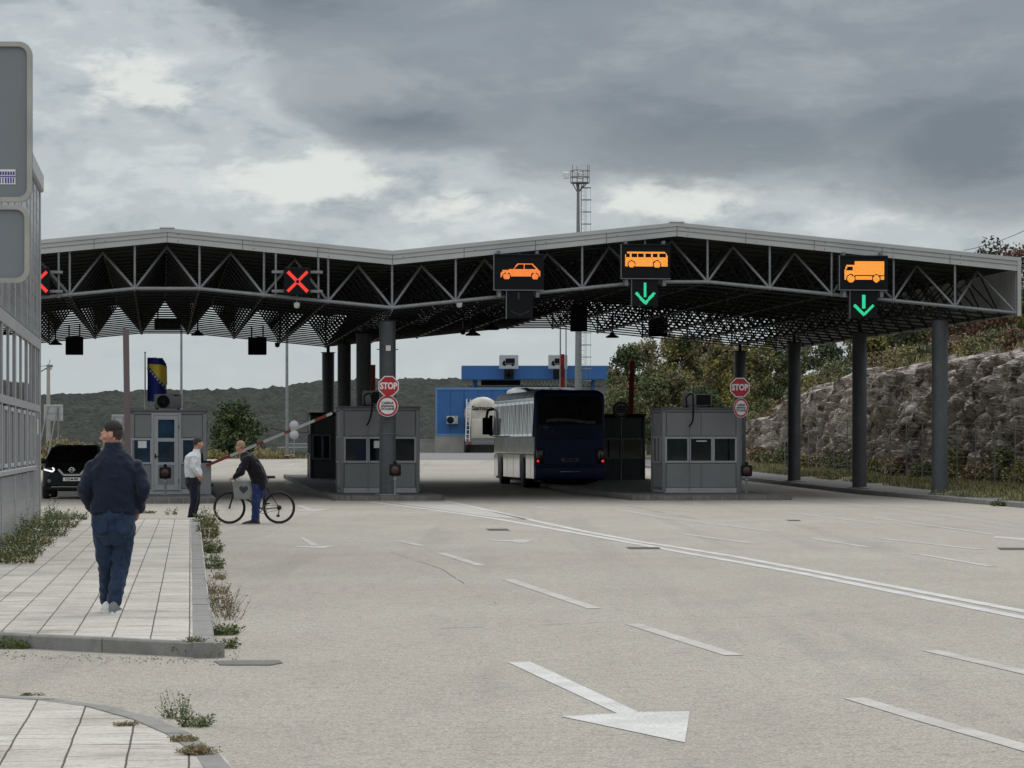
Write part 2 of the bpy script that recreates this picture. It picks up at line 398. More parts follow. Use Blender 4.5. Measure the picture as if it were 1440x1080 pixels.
def sheet(name,polys,material,dz=.004):         # flat painted shapes given by their outline on the ground
    m=MB()
    for poly in polys:
        pts=[G(px,py) for px,py in poly]
        m.add([(p.x,p.y,p.z+dz) for p in pts],[tuple(range(len(pts)))])
    # make normals face up
    for k,f in enumerate(m.f):
        a,b,c_=m.v[f[0]],m.v[f[1]],m.v[f[2]]
        if (b-a).cross(c_-a).z<0: m.f[k]=f[::-1]
    return struct(m.build(name,material))
def strip(pts,wid):     # stripe of real width wid along ground points, returned as quads of vertices
    ps=[G(*p) for p in pts]; out=[]
    for i,p in enumerate(ps):
        a=ps[max(0,i-1)]; b=ps[min(len(ps)-1,i+1)]; d=(b-a); d.z=0; d.normalize(); n=Vector((-d.y,d.x,0))
        out.append((p-n*wid/2,p+n*wid/2))
    return out
def stripes(name,lines,wid,material,dz=.004):
    m=MB()
    for ln in lines:
        o=strip(ln,wid if not isinstance(ln[0],float) else wid)
        for (a,b),(c_,d) in zip(o,o[1:]):
            q=[a,b,d,c_]
            if (q[1]-q[0]).cross(q[2]-q[0]).z<0: q=q[::-1]
            m.add([(p.x,p.y,p.z+dz) for p in q],[(0,1,2,3)])
    return struct(m.build(name,material))
stripes('lane_line',[[(520,706),(600,716),(700,730),(790,746),(880,762),(960,777),(1040,791),(1130,807),(1240,829),(1340,849),(1460,873),(1560,893)]],.17,M['paint'])
stripes('lane_line',[[(628,705),(680,716),(740,730),(820,747),(900,762),(960,771),(1040,784),(1130,801),(1240,822),(1340,841),(1460,864),(1560,884)]],.17,M['paint'])
def patch(name,pts,material): return sheet(name,[pts],material)
patch('hatched_area',[(548,707),(625,706),(690,719),(745,731),(690,727),(620,717)],M['paint_faint'])
for k,ln in enumerate([[(620,778),(678,796)],[(714,815),(836,856)],[(890,878),(1032,922)],[(560,761),(596,768)]]):
    stripes('lane_dash',[ln],.15,M['paint_worn'] if k<3 else M['paint_faint'])
for ln in ([(1200,982),(1300,1012),(1420,1046),(1560,1087)],[(1308,915),(1460,950),(1600,982)]): stripes('lane_dash',[ln],.15,M['paint_worn'])
stripes('lane_dash',[[(960,751),(1066,765)]],.15,M['paint_worn']); stripes('lane_dash',[[(1236,757),(1380,773)]],.15,M['paint_faint'])
for ln in ([(865,716),(940,729),(1090,748)],[(1140,757),(1222,770)],[(1290,779),(1396,797)],[(745,712),(805,720)],[(860,709),(1000,722)],[(1110,721),(1240,737)],[(1230,728),(1400,752)]):
    stripes('lane_dash',[ln],.13,M['paint_faint'])
sheet('direction_arrow',[[(714,932),(746,931),(898,1002),(970,1001),(963,1045),(788,1008),(868,1004)]],M['paint'])
sheet('direction_arrow',[[(690,759),(722,760),(722,758),(750,759),(738,764),(722,763),(722,762),(690,761)]],M['paint_faint'])
sheet('direction_arrow',[[(1398,754),(1440,757),(1440,754),(1480,760),(1440,763),(1440,760),(1398,757)]],M['paint_faint'])
sheet('direction_arrow',[[(421,756),(427,756),(449,767),(438,767.5)],[(404,768.5),(472,767),(455,771.5)]],M['paint_worn'])
sheet('direction_arrow',[[(416,711),(422,710.5),(440,716),(431,716.5)],[(408,717),(468,715.5),(440,719.5)]],M['paint_worn'])
stripes('lane_dash',[[(398,656),(415,652),(436,651)]],.2,M['paint_faint'])
stripes('lane_dash',[[(392,673),(412,676),(404,681),(420,677)]],.25,M['paint'])
stripes('lane_line',[[(400,683),(440,694),(468,701)]],.13,M['paint_faint'])
# joints, cracks and the worn patches round the drain covers
mcr=mat('dark_crack',(.05,.045,.04),.9)
def crack(pts,w0,seed):
    rnd=random.Random(seed); m=MB(); ps=[G(*p) for p in pts]; o=[]
    for a,b in zip(ps,ps[1:]):
        n=max(2,int((b-a).length/.15))
        for i in range(n): o.append(a.lerp(b,i/n))
    o.append(ps[-1]); run=True
    for i in range(len(o)-1):
        if rnd.random()<.12: run=not run
        if not run: continue
        a,b=o[i],o[i+1]; d=(b-a).normalized(); nn=Vector((-d.y,d.x,0)); w1=w0*rnd.uniform(.5,1.3)
        off=nn*rnd.uniform(-.01,.01)
        m.add([a+off-nn*w1,b+off-nn*w1,b+off+nn*w1,a+off+nn*w1],[(0,1,2,3)],M=Matrix.Translation((0,0,.003)))
    struct(m.build('road_crack',mcr))
crack([(620,884),(760,879),(900,874),(1010,869)],.008,1)
crack([(500,760),(620,800),(700,850)],.004,5); crack([(820,700),(980,730)],.01,3); crack([(1000,870),(1240,862)],.005,4)
for px,py,w_,h_ in ((700,745,34,2.6),(905,771,50,2.6),(1424,772,44,3.2),(1116,732,22,1.6)):
    sheet('drain_or_kerb_stub',[[(px-w_/2,py-h_/2),(px+w_/2-4,py-h_/2),(px+w_/2,py+h_/2),(px-w_/2+5,py+h_/2)]],mat('rusty_iron_drain',(.045,.04,.035),.8),.005)
sheet('drain_or_kerb_stub',[[(300,930),(392,929),(398,933),(380,936),(310,936)]],M['kerbdark'],.006)  # flat slab standing for a loose kerb stub, not a drain

M['tyre']=paint_material('rubbed_tyre_marks',(.345,.315,.275),(.29,.26,.225))
stripes('tyre_marks',[[(1090,700),(1200,711),(1330,727),(1500,752)],[(1170,703),(1260,712),(1380,728),(1500,746)]],.22,M['tyre'],.002)
def kerb(name,pts,width,h,material,blk=.9,inner=1,drop=.0):
    """kerb of separate blocks along world points (outer top edge); inner=+1: body lies left of the walking direction"""
    m=MB(); rnd=random.Random(len(pts)); segs=[]
    for a,b in zip(pts,pts[1:]):
        a=Vector(a);b=Vector(b); n=max(1,round((b-a).length/blk))
        for i in range(n): segs.append((a.lerp(b,i/n),a.lerp(b,(i+1)/n)))
    for a,b in segs:
        d=(b-a); ln=d.length; d.normalize(); n=Vector((-d.y,d.x,0))*inner; n.normalize(); jz=rnd.uniform(-.004,.004)
        a2=a+d*(.006+drop*.5); b2=b-d*(.006+drop*.5); c=.015
        vs=[]
        for p in (a2,b2):
            vs+= [p+Vector((0,0,-h-.12)),p+Vector((0,0,-c+jz)),p+n*c+Vector((0,0,jz)),p+n*width+Vector((0,0,jz)),p+n*width+Vector((0,0,-h-.12))]
        m.add(vs,[(0,1,6,5),(1,2,7,6),(2,3,8,7),(3,4,9,8),(0,4,3,2,1),(5,6,7,8,9)])
    bm=bmesh.new()
    o=m.build(name,material); me=o.data; bm.from_mesh(me); bmesh.ops.recalc_face_normals(bm,faces=bm.faces); bm.to_mesh(me); bm.free()
    return struct(o)
def slab(name,poly,z,material):
    m=MB(); m.add([(p[0],p[1],(p[2] if len(p)>2 else 0)+z) for p in poly],[tuple(range(len(poly)))])
    f=m.f[0]
    if (m.v[f[1]]-m.v[f[0]]).cross(m.v[f[-1]]-m.v[f[0]]).z<0: m.f[0]=f[::-1]
    return struct(m.build(name,material))
# left pavement
kp=[(-6.45,66,.12),(-2.31,24.9,.12)]; kp2=[(-2.31,24.9,.12),(-4.25,26.3,.12),(-7,28.2,.12),(-12,31.6,.12)]
slab('pavement',[(-6.44,66),(-2.33,25.0),(-4.25,26.35),(-12,31.7),(-13,66)],.116,M['tiles'])
kerb('kerb',kp,.17,.12,M['kerb'],1.0,-1); kerb('kerb',kp2,.12,.12,M['kerb'],1.0,-1)
kerb('kerb',[(-12.5,66,.12),(-6.45,66,.12)],.12,.12,M['kerb'],1.0,-1)
near=[G(px,py,.09) for px,py in ((-160,962),(0,977),(80,982),(150,991),(220,1010),(270,1031),(310,1056),(337,1090),(352,1150),(360,1300))]
slab('pavement',[(p.x,p.y,0) for p in near]+[(-9,3,0),(-12,20,0)],.086,M['tiles'])
kerb('kerb',[tuple(p) for p in near],.14,.09,M['kerb'],.7,-1)
# right pavement under the canopy, then the grass strip
rk=[(kerb_x(y),y,gz(y)+.14) for y in (20,30,40,50,58,66,74,82.6,90,100,110,120,130,145,160,180)]
kerb('kerb',rk,.18,.14,M['kerb'],1.0,-1)
m=MB()
ys=[84,90,100,105,110,115,120,130,145,160,180]
for y in ys:
    for x in (kerb_x(y)+.1,kerb_x(y)+2.6): m.v.append(Vector((x,y,gz(y)+.137)))
for j in range(len(ys)-1): m.f.append([2*j,2*j+1,2*j+3,2*j+2]); m.m.append(0); m.s.append(False)
struct(m.build('pavement',M['islandtop']))
m=MB(); ys=[20,30,40,50,58,66,74,82.6,90,100]+[105+5*i for i in range(23)]; offs=(.17,.8,2,4,7,11,16)
def verge_h(x,y): return gz(y)+.115+.02*noise.noise(Vector((x*.3,y*.3,0)))+.03*sm(0,5,x-kerb_x(y))
for y in ys:
    for o_ in offs: m.v.append(Vector((kerb_x(y)+o_,y,verge_h(kerb_x(y)+o_,y))))
for j in range(len(ys)-1):
    for i in range(6): m.f.append([j*7+i,j*7+i+1,(j+1)*7+i+1,(j+1)*7+i]); m.m.append(0); m.s.append(True)
struct(m.build('verge',M['earth']))
# traffic islands in the canopy's frame
def island(name,a0,a1,b0,b1,r=.5):
    pts=[]
    for cx,cy,t0 in ((a0+r,b0+r,180),(a1-r,b0+r,270)):
        for k in range(5): t=R(t0+k*22.5); pts.append((cx+r*math.cos(t),cy+r*math.sin(t)))
    bs=[b0+r+ (b1-b0-r)*k/6 for k in range(1,7)]
    full=[(a0,b) for b in bs[::-1]]+pts+[(a1,b) for b in bs]
    W=[L2W(a,b) for a,b in full]
    W=[(p.x,p.y,gz(p.y)+.15) for p in W]
    kerb('kerb',W,.16,.15,M['kerbdark'],.42,1,.02)
    ca,cb=(a0+a1)/2,(b0+b1)/2; q=[L2W(ca+(a-ca)*(1-.03/(a1-a0)),b+(.012 if b<b0+r else 0)) for a,b in full]
    kerb('kerb_mortar',[(p.x,p.y,gz(p.y)+.144) for p in q],.14,.144,M['kerb'],9,1)
    m=MB(); rows=[(pts[:5][::-1],pts[5:])]; L_=[L2W(*p) for p in pts[:5]][::-1]; Rr=[L2W(*p) for p in pts[5:]]
    L_=[L2W(a0+.05,b) for b in bs]; R_=[L2W(a1-.05,b) for b in bs]
    left=[L2W(*p) for p in pts[4::-1]]+L_; right=[L2W(*p) for p in pts[5:]]+R_
    for p,q in zip(left,right): m.v+= [Vector((p.x,p.y,gz(p.y)+.146)),Vector((q.x,q.y,gz(q.y)+.146))]
    for j in range(len(left)-1): m.f.append([2*j,2*j+1,2*j+3,2*j+2]); m.m.append(0); m.s.append(False)
    struct(m.build(name,M['islandtop']))
island('traffic_island',Apx(470,-1.2),Apx(626,-1.2),-1.3,37)
island('traffic_island',Apx(888,-1.2),Apx(1114,-1.2),-1.7,37)
island('traffic_island',Apx(150,-5),Apx(304,-5),-5.2,30)

# far wooded ridge
def ridge_py(px):
    pts=[(-900,566),(57,560),(180,558),(300,550),(400,546),(450,541),(530,537),(600,536),(700,538),(860,538),(1100,532),(1500,520),(2300,500)]
    for (a,b),(c_,d) in zip(pts,pts[1:]):
        if px<=c_: t=(px-a)/(c_-a); return b+(d-b)*t
    return 500
m=MB(); nxh=520; nyh=70; Y0,Y1=1050,1500
for j in range(nyh):
    t=j/(nyh-1); y=Y0+(Y1+120-Y0)*t
    for i in range(nxh):
        px=-500+2600*i/(nxh-1); x=(px-720)/F*Y1
        zr=CH+(HZ-ridge_py(px))/F*Y1+1.2*noise.noise(Vector((x*.02,3,0)))
        tt=min(1,(y-Y0)/(Y1-Y0)); z=-14+(zr+14)*math.sin(tt*math.pi/2)**1.1
        z+=2.2*noise.noise(Vector((x*.16,y*.12,0)))+1.2*noise.noise(Vector((x*.5,y*.4,7)))+4*noise.noise(Vector((x*.012,y*.01,2)))*(tt<.97)*math.sin(math.pi*tt)
        m.v.append(Vector((x,y,z)))
for j in range(nyh-1):
    for i in range(nxh-1): m.f.append([j*nxh+i,j*nxh+i+1,(j+1)*nxh+i+1,(j+1)*nxh+i]); m.m.append(0); m.s.append(True)
def forest_mat():
    mm=bpy.data.materials.new('distant_scrub_forest'); nt2,N2,L2,b=nodes(mm); b.inputs['Roughness'].default_value=.95; b.inputs['Specular IOR Level'].default_value=.1
    n=noise_node(nt2,.35,6,.8); n1=noise_node(nt2,.02,4,.6)
    a=ramp(nt2,n.outputs[0],[(.36,(.018,.022,.019)),(.5,(.038,.043,.036)),(.64,(.072,.075,.062))]); b2=ramp(nt2,n1.outputs[0],[(.3,.8),(.7,1.15)])
    L2.new(mix(nt2,1.0,a.outputs[0],b2.outputs[0],'MULTIPLY'),b.inputs['Base Color']); bump(nt2,b,n.outputs[0],.6,1.5); return mm
M['forest']=forest_mat()
struct(m.build('hills',M['forest']))
m=MB()                                          # hills behind the camera too (seen in the panes)
for k in range(-14,15):
    x=k*120; z=60+28*noise.noise(Vector((k*.3,0,0)))
    m.v+= [Vector((x,-700-abs(x)*.05,-5)),Vector((x,-1150,z)),Vector((x,-1500,z+10))]
for k in range(28):
    for j in range(2): m.f.append([3*k+j,3*k+3+j,3*k+4+j,3*k+1+j]); m.m.append(0); m.s.append(True)
struct(m.build('hills',M['forest']))

# ------------------------------------------------------------------ canopy
MOD=1.86
canopy=thing('border_canopy','wide grey steel canopy with zigzag roofline and open space frame truss over the lanes','canopy',tuple(CO),TH)
A0,A1=-8*MOD,10*MOD; NB=20
def ztop(a):
    k=a/MOD
    pts=[(-8,7.05),(-3.5,7.89),(0,7.28),(4.5,8.17),(10,7.21)]
    for (p,q),(r_,s_) in zip(pts,pts[1:]):
        if k<=r_+1e-6: return q+(s_-q)*(k-p)/(r_-p)
    return 7.21
def zlow(i): return ztop(i*MOD)-1.65
lb=[-MOD+j*MOD for j in range(NB+1)]            # b of the lower nodes' rows
tb=[-MOD+MOD*.5+j*MOD for j in range(NB)]
LI=list(range(-8,11)); TI=[i+.5 for i in range(-8,10)]
zt=lambda k: ztop(k*MOD)-.46
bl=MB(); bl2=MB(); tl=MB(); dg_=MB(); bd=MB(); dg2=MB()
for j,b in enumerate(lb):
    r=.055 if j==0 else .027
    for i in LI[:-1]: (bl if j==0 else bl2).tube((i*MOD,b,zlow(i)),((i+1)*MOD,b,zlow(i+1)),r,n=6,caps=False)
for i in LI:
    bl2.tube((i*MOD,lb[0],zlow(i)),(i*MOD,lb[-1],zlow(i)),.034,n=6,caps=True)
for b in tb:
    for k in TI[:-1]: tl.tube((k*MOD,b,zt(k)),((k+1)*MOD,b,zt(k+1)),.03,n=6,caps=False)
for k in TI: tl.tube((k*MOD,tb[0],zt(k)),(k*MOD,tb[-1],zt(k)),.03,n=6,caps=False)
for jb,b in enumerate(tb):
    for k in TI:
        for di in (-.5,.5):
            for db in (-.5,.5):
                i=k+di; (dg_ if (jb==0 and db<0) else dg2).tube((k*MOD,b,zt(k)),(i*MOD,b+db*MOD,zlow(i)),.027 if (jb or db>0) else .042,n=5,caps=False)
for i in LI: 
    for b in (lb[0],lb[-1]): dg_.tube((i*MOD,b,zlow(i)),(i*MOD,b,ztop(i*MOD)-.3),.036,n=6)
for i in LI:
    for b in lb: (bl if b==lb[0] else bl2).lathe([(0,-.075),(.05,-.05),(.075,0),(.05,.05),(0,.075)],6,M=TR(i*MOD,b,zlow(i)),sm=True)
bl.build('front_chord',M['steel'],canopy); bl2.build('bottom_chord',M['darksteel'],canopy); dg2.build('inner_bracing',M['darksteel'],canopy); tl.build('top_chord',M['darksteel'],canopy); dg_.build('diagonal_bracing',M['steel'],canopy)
# corrugated deck: ribs run down the slopes
dk_=MB(); brk=[-8,-3.5,0,4.5,10]; b=-MOD-.05; prof=[]
bend=lb[-1]+.3
while b<bend:
    prof+= [(b,0),(b+.11,0),(b+.15,.06),(b+.26,.06)]; b+=.30
for k0,k1 in zip(brk,brk[1:]):
    n0=len(dk_.v)
    for k in (k0,k1):
        for (pb,pz) in prof: dk_.v.append(Vector((k*MOD,pb,ztop(k*MOD)-.36+pz)))
    n=len(prof)
    for i in range(n-1): dk_.f.append([n0+i,n0+n+i,n0+n+i+1,n0+i+1]); dk_.m.append(0); dk_.s.append(False)
dk_.build('roof_deck',M['deck'],canopy)
rt=MB()                                         # outer roof sheet
for k0,k1 in zip(brk,brk[1:]):
    rt.add([(k*MOD,b,ztop(k*MOD)-.2) for k,b in ((k0,-MOD-.1),(k1,-MOD-.1),(k1,bend),(k0,bend))],[(0,1,2,3)])
rt.build('roof_sheet',M['fascia'],canopy)
def fascia(b0,b1):
    fm=MB()
    for k0,k1 in zip(brk,brk[1:]):
        z0,z1=ztop(k0*MOD),ztop(k1*MOD); x0,x1=k0*MOD,k1*MOD
        for (t,bt,f0,f1) in ((0,-.115,b0-.035,b1),(-.12,-.405,b0,b1-.01)):
            fm.add([(x0,f0,z0+t),(x1,f0,z1+t),(x1,f0,z1+bt),(x0,f0,z0+bt),(x0,f1,z0+t),(x1,f1,z1+t),(x1,f1,z1+bt),(x0,f1,z0+bt)],
                   [(3,2,1,0),(4,5,6,7),(0,1,5,4),(7,6,2,3),(0,4,7,3),(1,2,6,5)])
        # faint horizontal break line and joint covers
        fm.add([(x0,b0-.012,z0-.235),(x1,b0-.012,z1-.235),(x1,b0-.012,z1-.255),(x0,b0-.012,z0-.255)],[(3,2,1,0)],1)
        n=max(1,round((x1-x0)/2.1))
        for q in range(n):
            xx=x0+(x1-x0)*q/n; zz=ztop(xx)
            fm.box(xx-.012,xx+.012,b0-.005,b0+.01,zz-.40,zz-.12,1)
            for dz in (-.17,-.36): fm.box(xx+.3,xx+.33,b0-.01,b0+.01,zz+dz-.03,zz+dz,1)
    return fm
fascia(-MOD-.14,-MOD-.02).build('fascia',[M['fascia'],M['grey']],canopy)
for k in (-3.5,4.5): rc=MB(); rc.bbox(k*MOD-.22,k*MOD+.22,-MOD-.2,-MOD+.15,ztop(k*MOD)-.03,ztop(k*MOD)+.04,.03); rc.build('ridge_cap',M['fascia'],canopy)
fascia(bend+.14,bend+.02).build('rear_fascia',[M['deck'],M['deck']],canopy)
sp=MB()                                         # end cladding: closes the right gable edge
x=A1+.04
for q in range(0,int((bend+MOD)/.4)):
    b=-MOD-.1+q*.4; sp.box(x,x+.04,b,b+.38,zlow(10)-.05,7.15); 
sp.box(x+.045,x+.06,-MOD-.12,bend,zlow(10)-.07,7.21)
sp.box(x-.04,x+.07,-MOD-.17,-MOD-.1,zlow(10)-.1,7.21)
sp.build('side_cladding',M['fascia'],canopy)
# columns
def colmat():
    mm=bpy.data.materials.new('peeling_grey_column'); nt2,N2,L2,b=nodes(mm); b.inputs['Roughness'].default_value=.55
    n=noise_node(nt2,1.6,6,.7,stretch=(1.5,1.5,.45)); n1=noise_node(nt2,10,4,.6)
    a=ramp(nt2,n.outputs[0],[(.50,(.062,.069,.073)),(.66,(.09,.095,.10)),(.71,(.28,.28,.27))]); b2=ramp(nt2,n1.outputs[0],[(.3,.85),(.7,1.12)])
    L2.new(mix(nt2,1.0,a.outputs[0],b2.outputs[0],'MULTIPLY'),b.inputs['Base Color']); return mm
M['column']=colmat()
cl=[]
for row,(ia,zf) in enumerate(((0,.15),(9,.15))):
    for j in range(4):
        a=ia*MOD; b=j*6*MOD; wy=L2W(a,b).y; z0=gz(wy)+zf; z1=zlow(ia)-.05
        c_=MB(); c_.lathe([(.245,z0),(.245,z1-.28),(.235,z1-.25),(0,z1-.25)],24,M=TR(a,b))
        o=c_.build('column',M['column'],canopy)
        s_=MB(); s_.lathe([(.36,z0),(.36,z0+.03),(.25,z0+.03)],24,M=TR(a,b)); s_.build('base_plate',M['steel'],o)
        s_=MB(); s_.tube((a,b,z1-.26),(a,b,z1+.02),.07,n=10); s_.lathe([(.0,z1-.27),(.29,z1-.27),(.29,z1-.24),(0,z1-.24)],20,M=TR(a,b)); s_.build('cap_plate',M['darksteel'],o)
        if (row,j)==(0,0):
            for zz in (4.47,2.32,1.96): s_=MB(); s_.torus((a,b,zz),.255,.014,ax=2,n=24,k=5); s_.tube((a-.32,b,zz),(a-.24,b,zz),.015,n=5); s_.tube((a+.24,b,zz),(a+.32,b,zz),.015,n=5); s_.build('clamp_band',M['grey'],o)
            s_=MB(); s_.box(a-.07,a+.07,b-.30,b-.25,4.42,4.58); s_.build('junction_box',M['white'],o)
# ------------------------------------------------------------------ lane signs with LED pictograms
def in_poly(p,poly):
    x,y=p; c=False; n=len(poly)
    for i in range(n):
        x1,y1=poly[i]; x2,y2=poly[i-1]
        if (y1>y)!=(y2>y) and x<(x2-x1)*(y-y1)/(y2-y1)+x1: c=not c
    return c
def rect(x0,y0,x1,y1): return [(x0,y0),(x1,y0),(x1,y1),(x0,y1)]
def seg(x0,y0,x1,y1,w):
    d=math.hypot(x1-x0,y1-y0); nx_,ny_=-(y1-y0)/d*w/2,(x1-x0)/d*w/2
    return [(x0+nx_,y0+ny_),(x1+nx_,y1+ny_),(x1-nx_,y1-ny_),(x0-nx_,y0-ny_)]
def circ(x,y,r): return [(x+r*math.cos(i*.4488),y+r*math.sin(i*.4488)) for i in range(14)]
def led(ops,box_,step,tx,ty,yf,fill=.82):
    """dots of an LED matrix: ops are (sign, outline) in photo pixels; tx/ty turn them into local metres"""
    m=MB(); x0,y0,x1,y1=box_; y=y0
    while y<y1:
        x=x0
        while x<x1:
            on=False
            for sg,poly in ops:
                if in_poly((x,y),poly): on=sg
            if on:
                h=step*fill/2; m.add([(tx(x-h),yf,ty(y+h)),(tx(x+h),yf,ty(y+h)),(tx(x+h),yf,ty(y-h)),(tx(x-h),yf,ty(y-h))],[(0,1,2,3)])
            x+=step
        y+=step
    return m
BF=-MOD-.50                                     # the boards hang just in front of the fascia
def lane_thing(px,name,label,cat,group=None):
    a=Apx(px,BF); p=L2W(a,BF); return thing(name,label,cat,tuple(p),TH,group),p,a
def lane_sign(px,board,arrow,ops,mm,arr,label,lit):
    cx=(board[0]+board[2])/2; t,p,a=lane_thing(cx,'lane_sign',label,'lane sign','lane signs hung on the canopy front')
    tx=lambda x: Apx(x,BF)-a; ty=lambda y: PZ(y,p.y)
    m=MB(); m.bbox(tx(board[0]),tx(board[2]),0,.22,ty(board[3]),ty(board[1]),.02); m.box(tx(board[0])+.03,tx(board[2])-.03,-.03,.0,ty(board[1])-.05,ty(board[1])-.02)
    m.box(tx(board[0]),tx(board[0])+.02,-.02,.2,ty(board[3]),ty(board[1])-.01,1); m.box(tx(board[0]),tx(board[2]),-.02,.01,ty(board[3])-.01,ty(board[3])+.012,1)
    b_=m.build('vehicle_board',[M['board'],M['grey']],t)
    led(ops,board,1.3,tx,ty,-.036).build('pictogram',mm,b_)
    m=MB(); m.bbox(tx(arrow[0]),tx(arrow[2]),.02,.2,ty(arrow[3]),ty(arrow[1]),.02); m.box(tx(arrow[0]),tx(arrow[0])+.015,.0,.2,ty(arrow[3]),ty(arrow[1]),1)
    b_=m.build('arrow_board',[M['board'],M['grey']],t)
    led(arr,arrow,1.2,tx,ty,.012).build('arrow',M['green'] if lit else M['off'],b_)
    m=MB(); zc=ty(board[1])
    for q in (.12,.88):
        x=tx(board[0]+(board[2]-board[0])*q); m.box(x-.03,x+.03,.2,.45,ty(board[3])+.1,zc-.1); m.box(x-.04,x+.04,.15,.5,zc-.06,zc+.1)
        m.box(x-.05,x+.05,.05,.42,ty(board[3])-.2,ty(board[3])-.02)
    m.build('bracket',M['grey'],t)
M['off']=mat('unlit_led',(.03,.05,.05),.5)
car=[(True,[(704,391),(704,384),(707,380),(721,378.6),(728,370.5),(748,370.5),(757,379),(760,382),(760,389.5),(704.5,389.5)]),
 (False,[(722.6,378.2),(729,372),(736,372),(736,378.2)]),(False,[(738,372),(747.3,372),(753.5,378.2),(738,378.2)]),
 (False,circ(712.5,389,6.0)),(False,circ(752,389,6.0)),(True,circ(712.5,388.8,4.7)),(True,circ(752,388.8,4.7))]
lane_sign(729,(694,357,765,408),(712,408,750,448),car,M['amber2'],[(True,rect(728,411,730.5,421)),(True,seg(717,437,731,443,1)),(True,seg(731,443,745,437,1))],'lane sign with an orange LED car picture above a dark unlit arrow board',False)
bus_=[(True,[(878.6,375),(878.6,360),(882,354.3),(935,354.3),(938.6,360),(938.6,375)]),(False,rect(882,356.6,885.8,362.2))]
xs_=[(880.6,885.5),(887.6,895.4),(897.6,905.3),(907.6,915.3),(917.6,924.8),(927.2,936.5)]
bus_=[bus_[0]]+[(False,rect(a,356.8,b,362.2)) for a,b in xs_]+[(False,circ(888,372,6)),(False,circ(923.5,372,6)),(True,circ(888,372,4.8)),(True,circ(923.5,372,4.8))]
lane_sign(907,(873,343,943,392),(888,392,926,431),bus_,M['amber'],[(True,rect(905.4,397.5,909.6,417.8)),(True,seg(894.4,411.5,908,427,4)),(True,seg(907,427,920.6,411.5,4))],'lane sign with a yellow LED bus picture above a lit green down arrow',True)
trk=[(True,rect(1202,367,1243,386.8)),(True,rect(1203,388.6,1243,393.6)),(True,[(1187,393.5),(1187,382),(1190,373),(1201,373),(1201,393.5)]),
 (False,[(1189.6,380.4),(1191,375.4),(1199,375.4),(1199,380.4)]),(False,circ(1196,392.3,6.6)),(False,circ(1232,392.3,6.4)),(True,circ(1196,392.3,5.3)),(True,circ(1232,392.3,5.1))]
lane_sign(1215,(1180,359,1249,408),(1195,408,1234,448),trk,M['amber'],[(True,rect(1213,414,1217.2,433.5)),(True,seg(1201.5,429,1215.6,443,4)),(True,seg(1214.6,443,1228.5,429,4))],'lane sign with a yellow LED lorry picture above a lit green down arrow',True)
def x_sign(cx,label):
    t,p,a=lane_thing(cx,'closed_lane_sign',label,'lane sign','red cross signs over the closed lanes')
    tx=lambda x: Apx(x,BF)-a; ty=lambda y: PZ(y,p.y)
    m=MB(); m.bbox(tx(cx-19),tx(cx+18),0,.2,ty(415),ty(376),.02); b_=m.build('cross_board',M['board'],t)
    ops=[(True,seg(cx-14,382,cx+14,410,4.2)),(True,seg(cx-14,410,cx+14,382,4.2)),(False,circ(cx,396,2.6))]
    led(ops,(cx-18,378,cx+18,414),.98,tx,ty,-.006,.9).build('red_cross',M['redled'],b_)
    m=MB()
    for q in (-30,30):
        x=tx(cx+q); m.tube((x,.35,ty(418)),(x,.35,ztop(a+x)-.42),.032,n=8)
        for yy in (382,409):
            m.bbox(min(x-.06,tx(cx+(15 if q>0 else -36))),max(x+.06,tx(cx+(36 if q>0 else -15))),.2,.32,ty(yy)-.04,ty(yy)+.04,.01)
    m.build('mounting_frame',M['steel'],t)
x_sign(418.5,'lit red cross lane sign in front of the truss, nearer the stop sign column')
x_sign(52,'lit red cross lane sign half hidden behind the aluminium building')
# small fittings slung under the far end of the canopy
def hang_box(x0,y0,x1,y1,b,label,red=False):
    cx=(x0+x1)/2; a=Apx(cx,b); p=L2W(a,b); t=thing('rear_sign_box',label,'sign box',tuple(p),TH,'dark sign boxes seen from behind')
    tx=lambda x: Apx(x,b)-a; ty=lambda y: PZ(y,p.y)
    m=MB(); m.bbox(tx(x0),tx(x1),0,.25,ty(y1),ty(y0),.02); m.box(tx(cx)-.04,tx(cx)+.04,-.04,0,ty(y1)+.02,ty(y0)-.02)
    for q in (x0+2,x1-2): m.box(tx(q)-.03,tx(q)+.03,-.03,0,ty(y1),ty(y0))
    m.build('housing',M['board'],t)
    m=MB()
    for q in (x0+5,x1-5): m.tube((tx(q),.12,ty(y0)),(tx(q),.12,ty(y0)+.45),.03,n=6)
    m.build('hanger',M['darksteel'],t)
    if red:
        m=MB(); m.box(tx(cx)-.1,tx(cx)+.1,-.05,-.035,ty((y0+y1)/2)-.06,ty((y0+y1)/2)+.06); m.build('lens',mat('dim_red_lens',(.08,.01,.01),.4),t)
hang_box(92,473,117,499,33,'plain black square box hanging under the canopy edge near the aluminium building')
hang_box(349,474,375,499,33,'plain black square box hanging under the canopy left of the black columns')
hang_box(217,449,254,464,30,'low wide black box under the canopy above the flag',True)
hang_box(913,446,939,473,30,'black square box under the canopy behind the bus lane arrow')
hang_box(803,428,826,466,12,'tall black box under the canopy in front of the high mast')
def lamp(px,py,b,label):
    a=Apx(px,b); p=L2W(a,b); z=PZ(py,p.y); t=thing('pendant_lamp',label,'lamp',(p.x,p.y,z),TH,'pendant lamps under the canopy')
    m=MB(); m.lathe([(.0,.0),(.26,.0),(.25,.05),(.1,.13),(.07,.22),(0,.22)],16); m.build('lamp_shade',M['black'],t)
    m=MB(); m.tube((0,0,.2),(0,0,.95),.03,n=6); m.build('stem',M['black'],t)
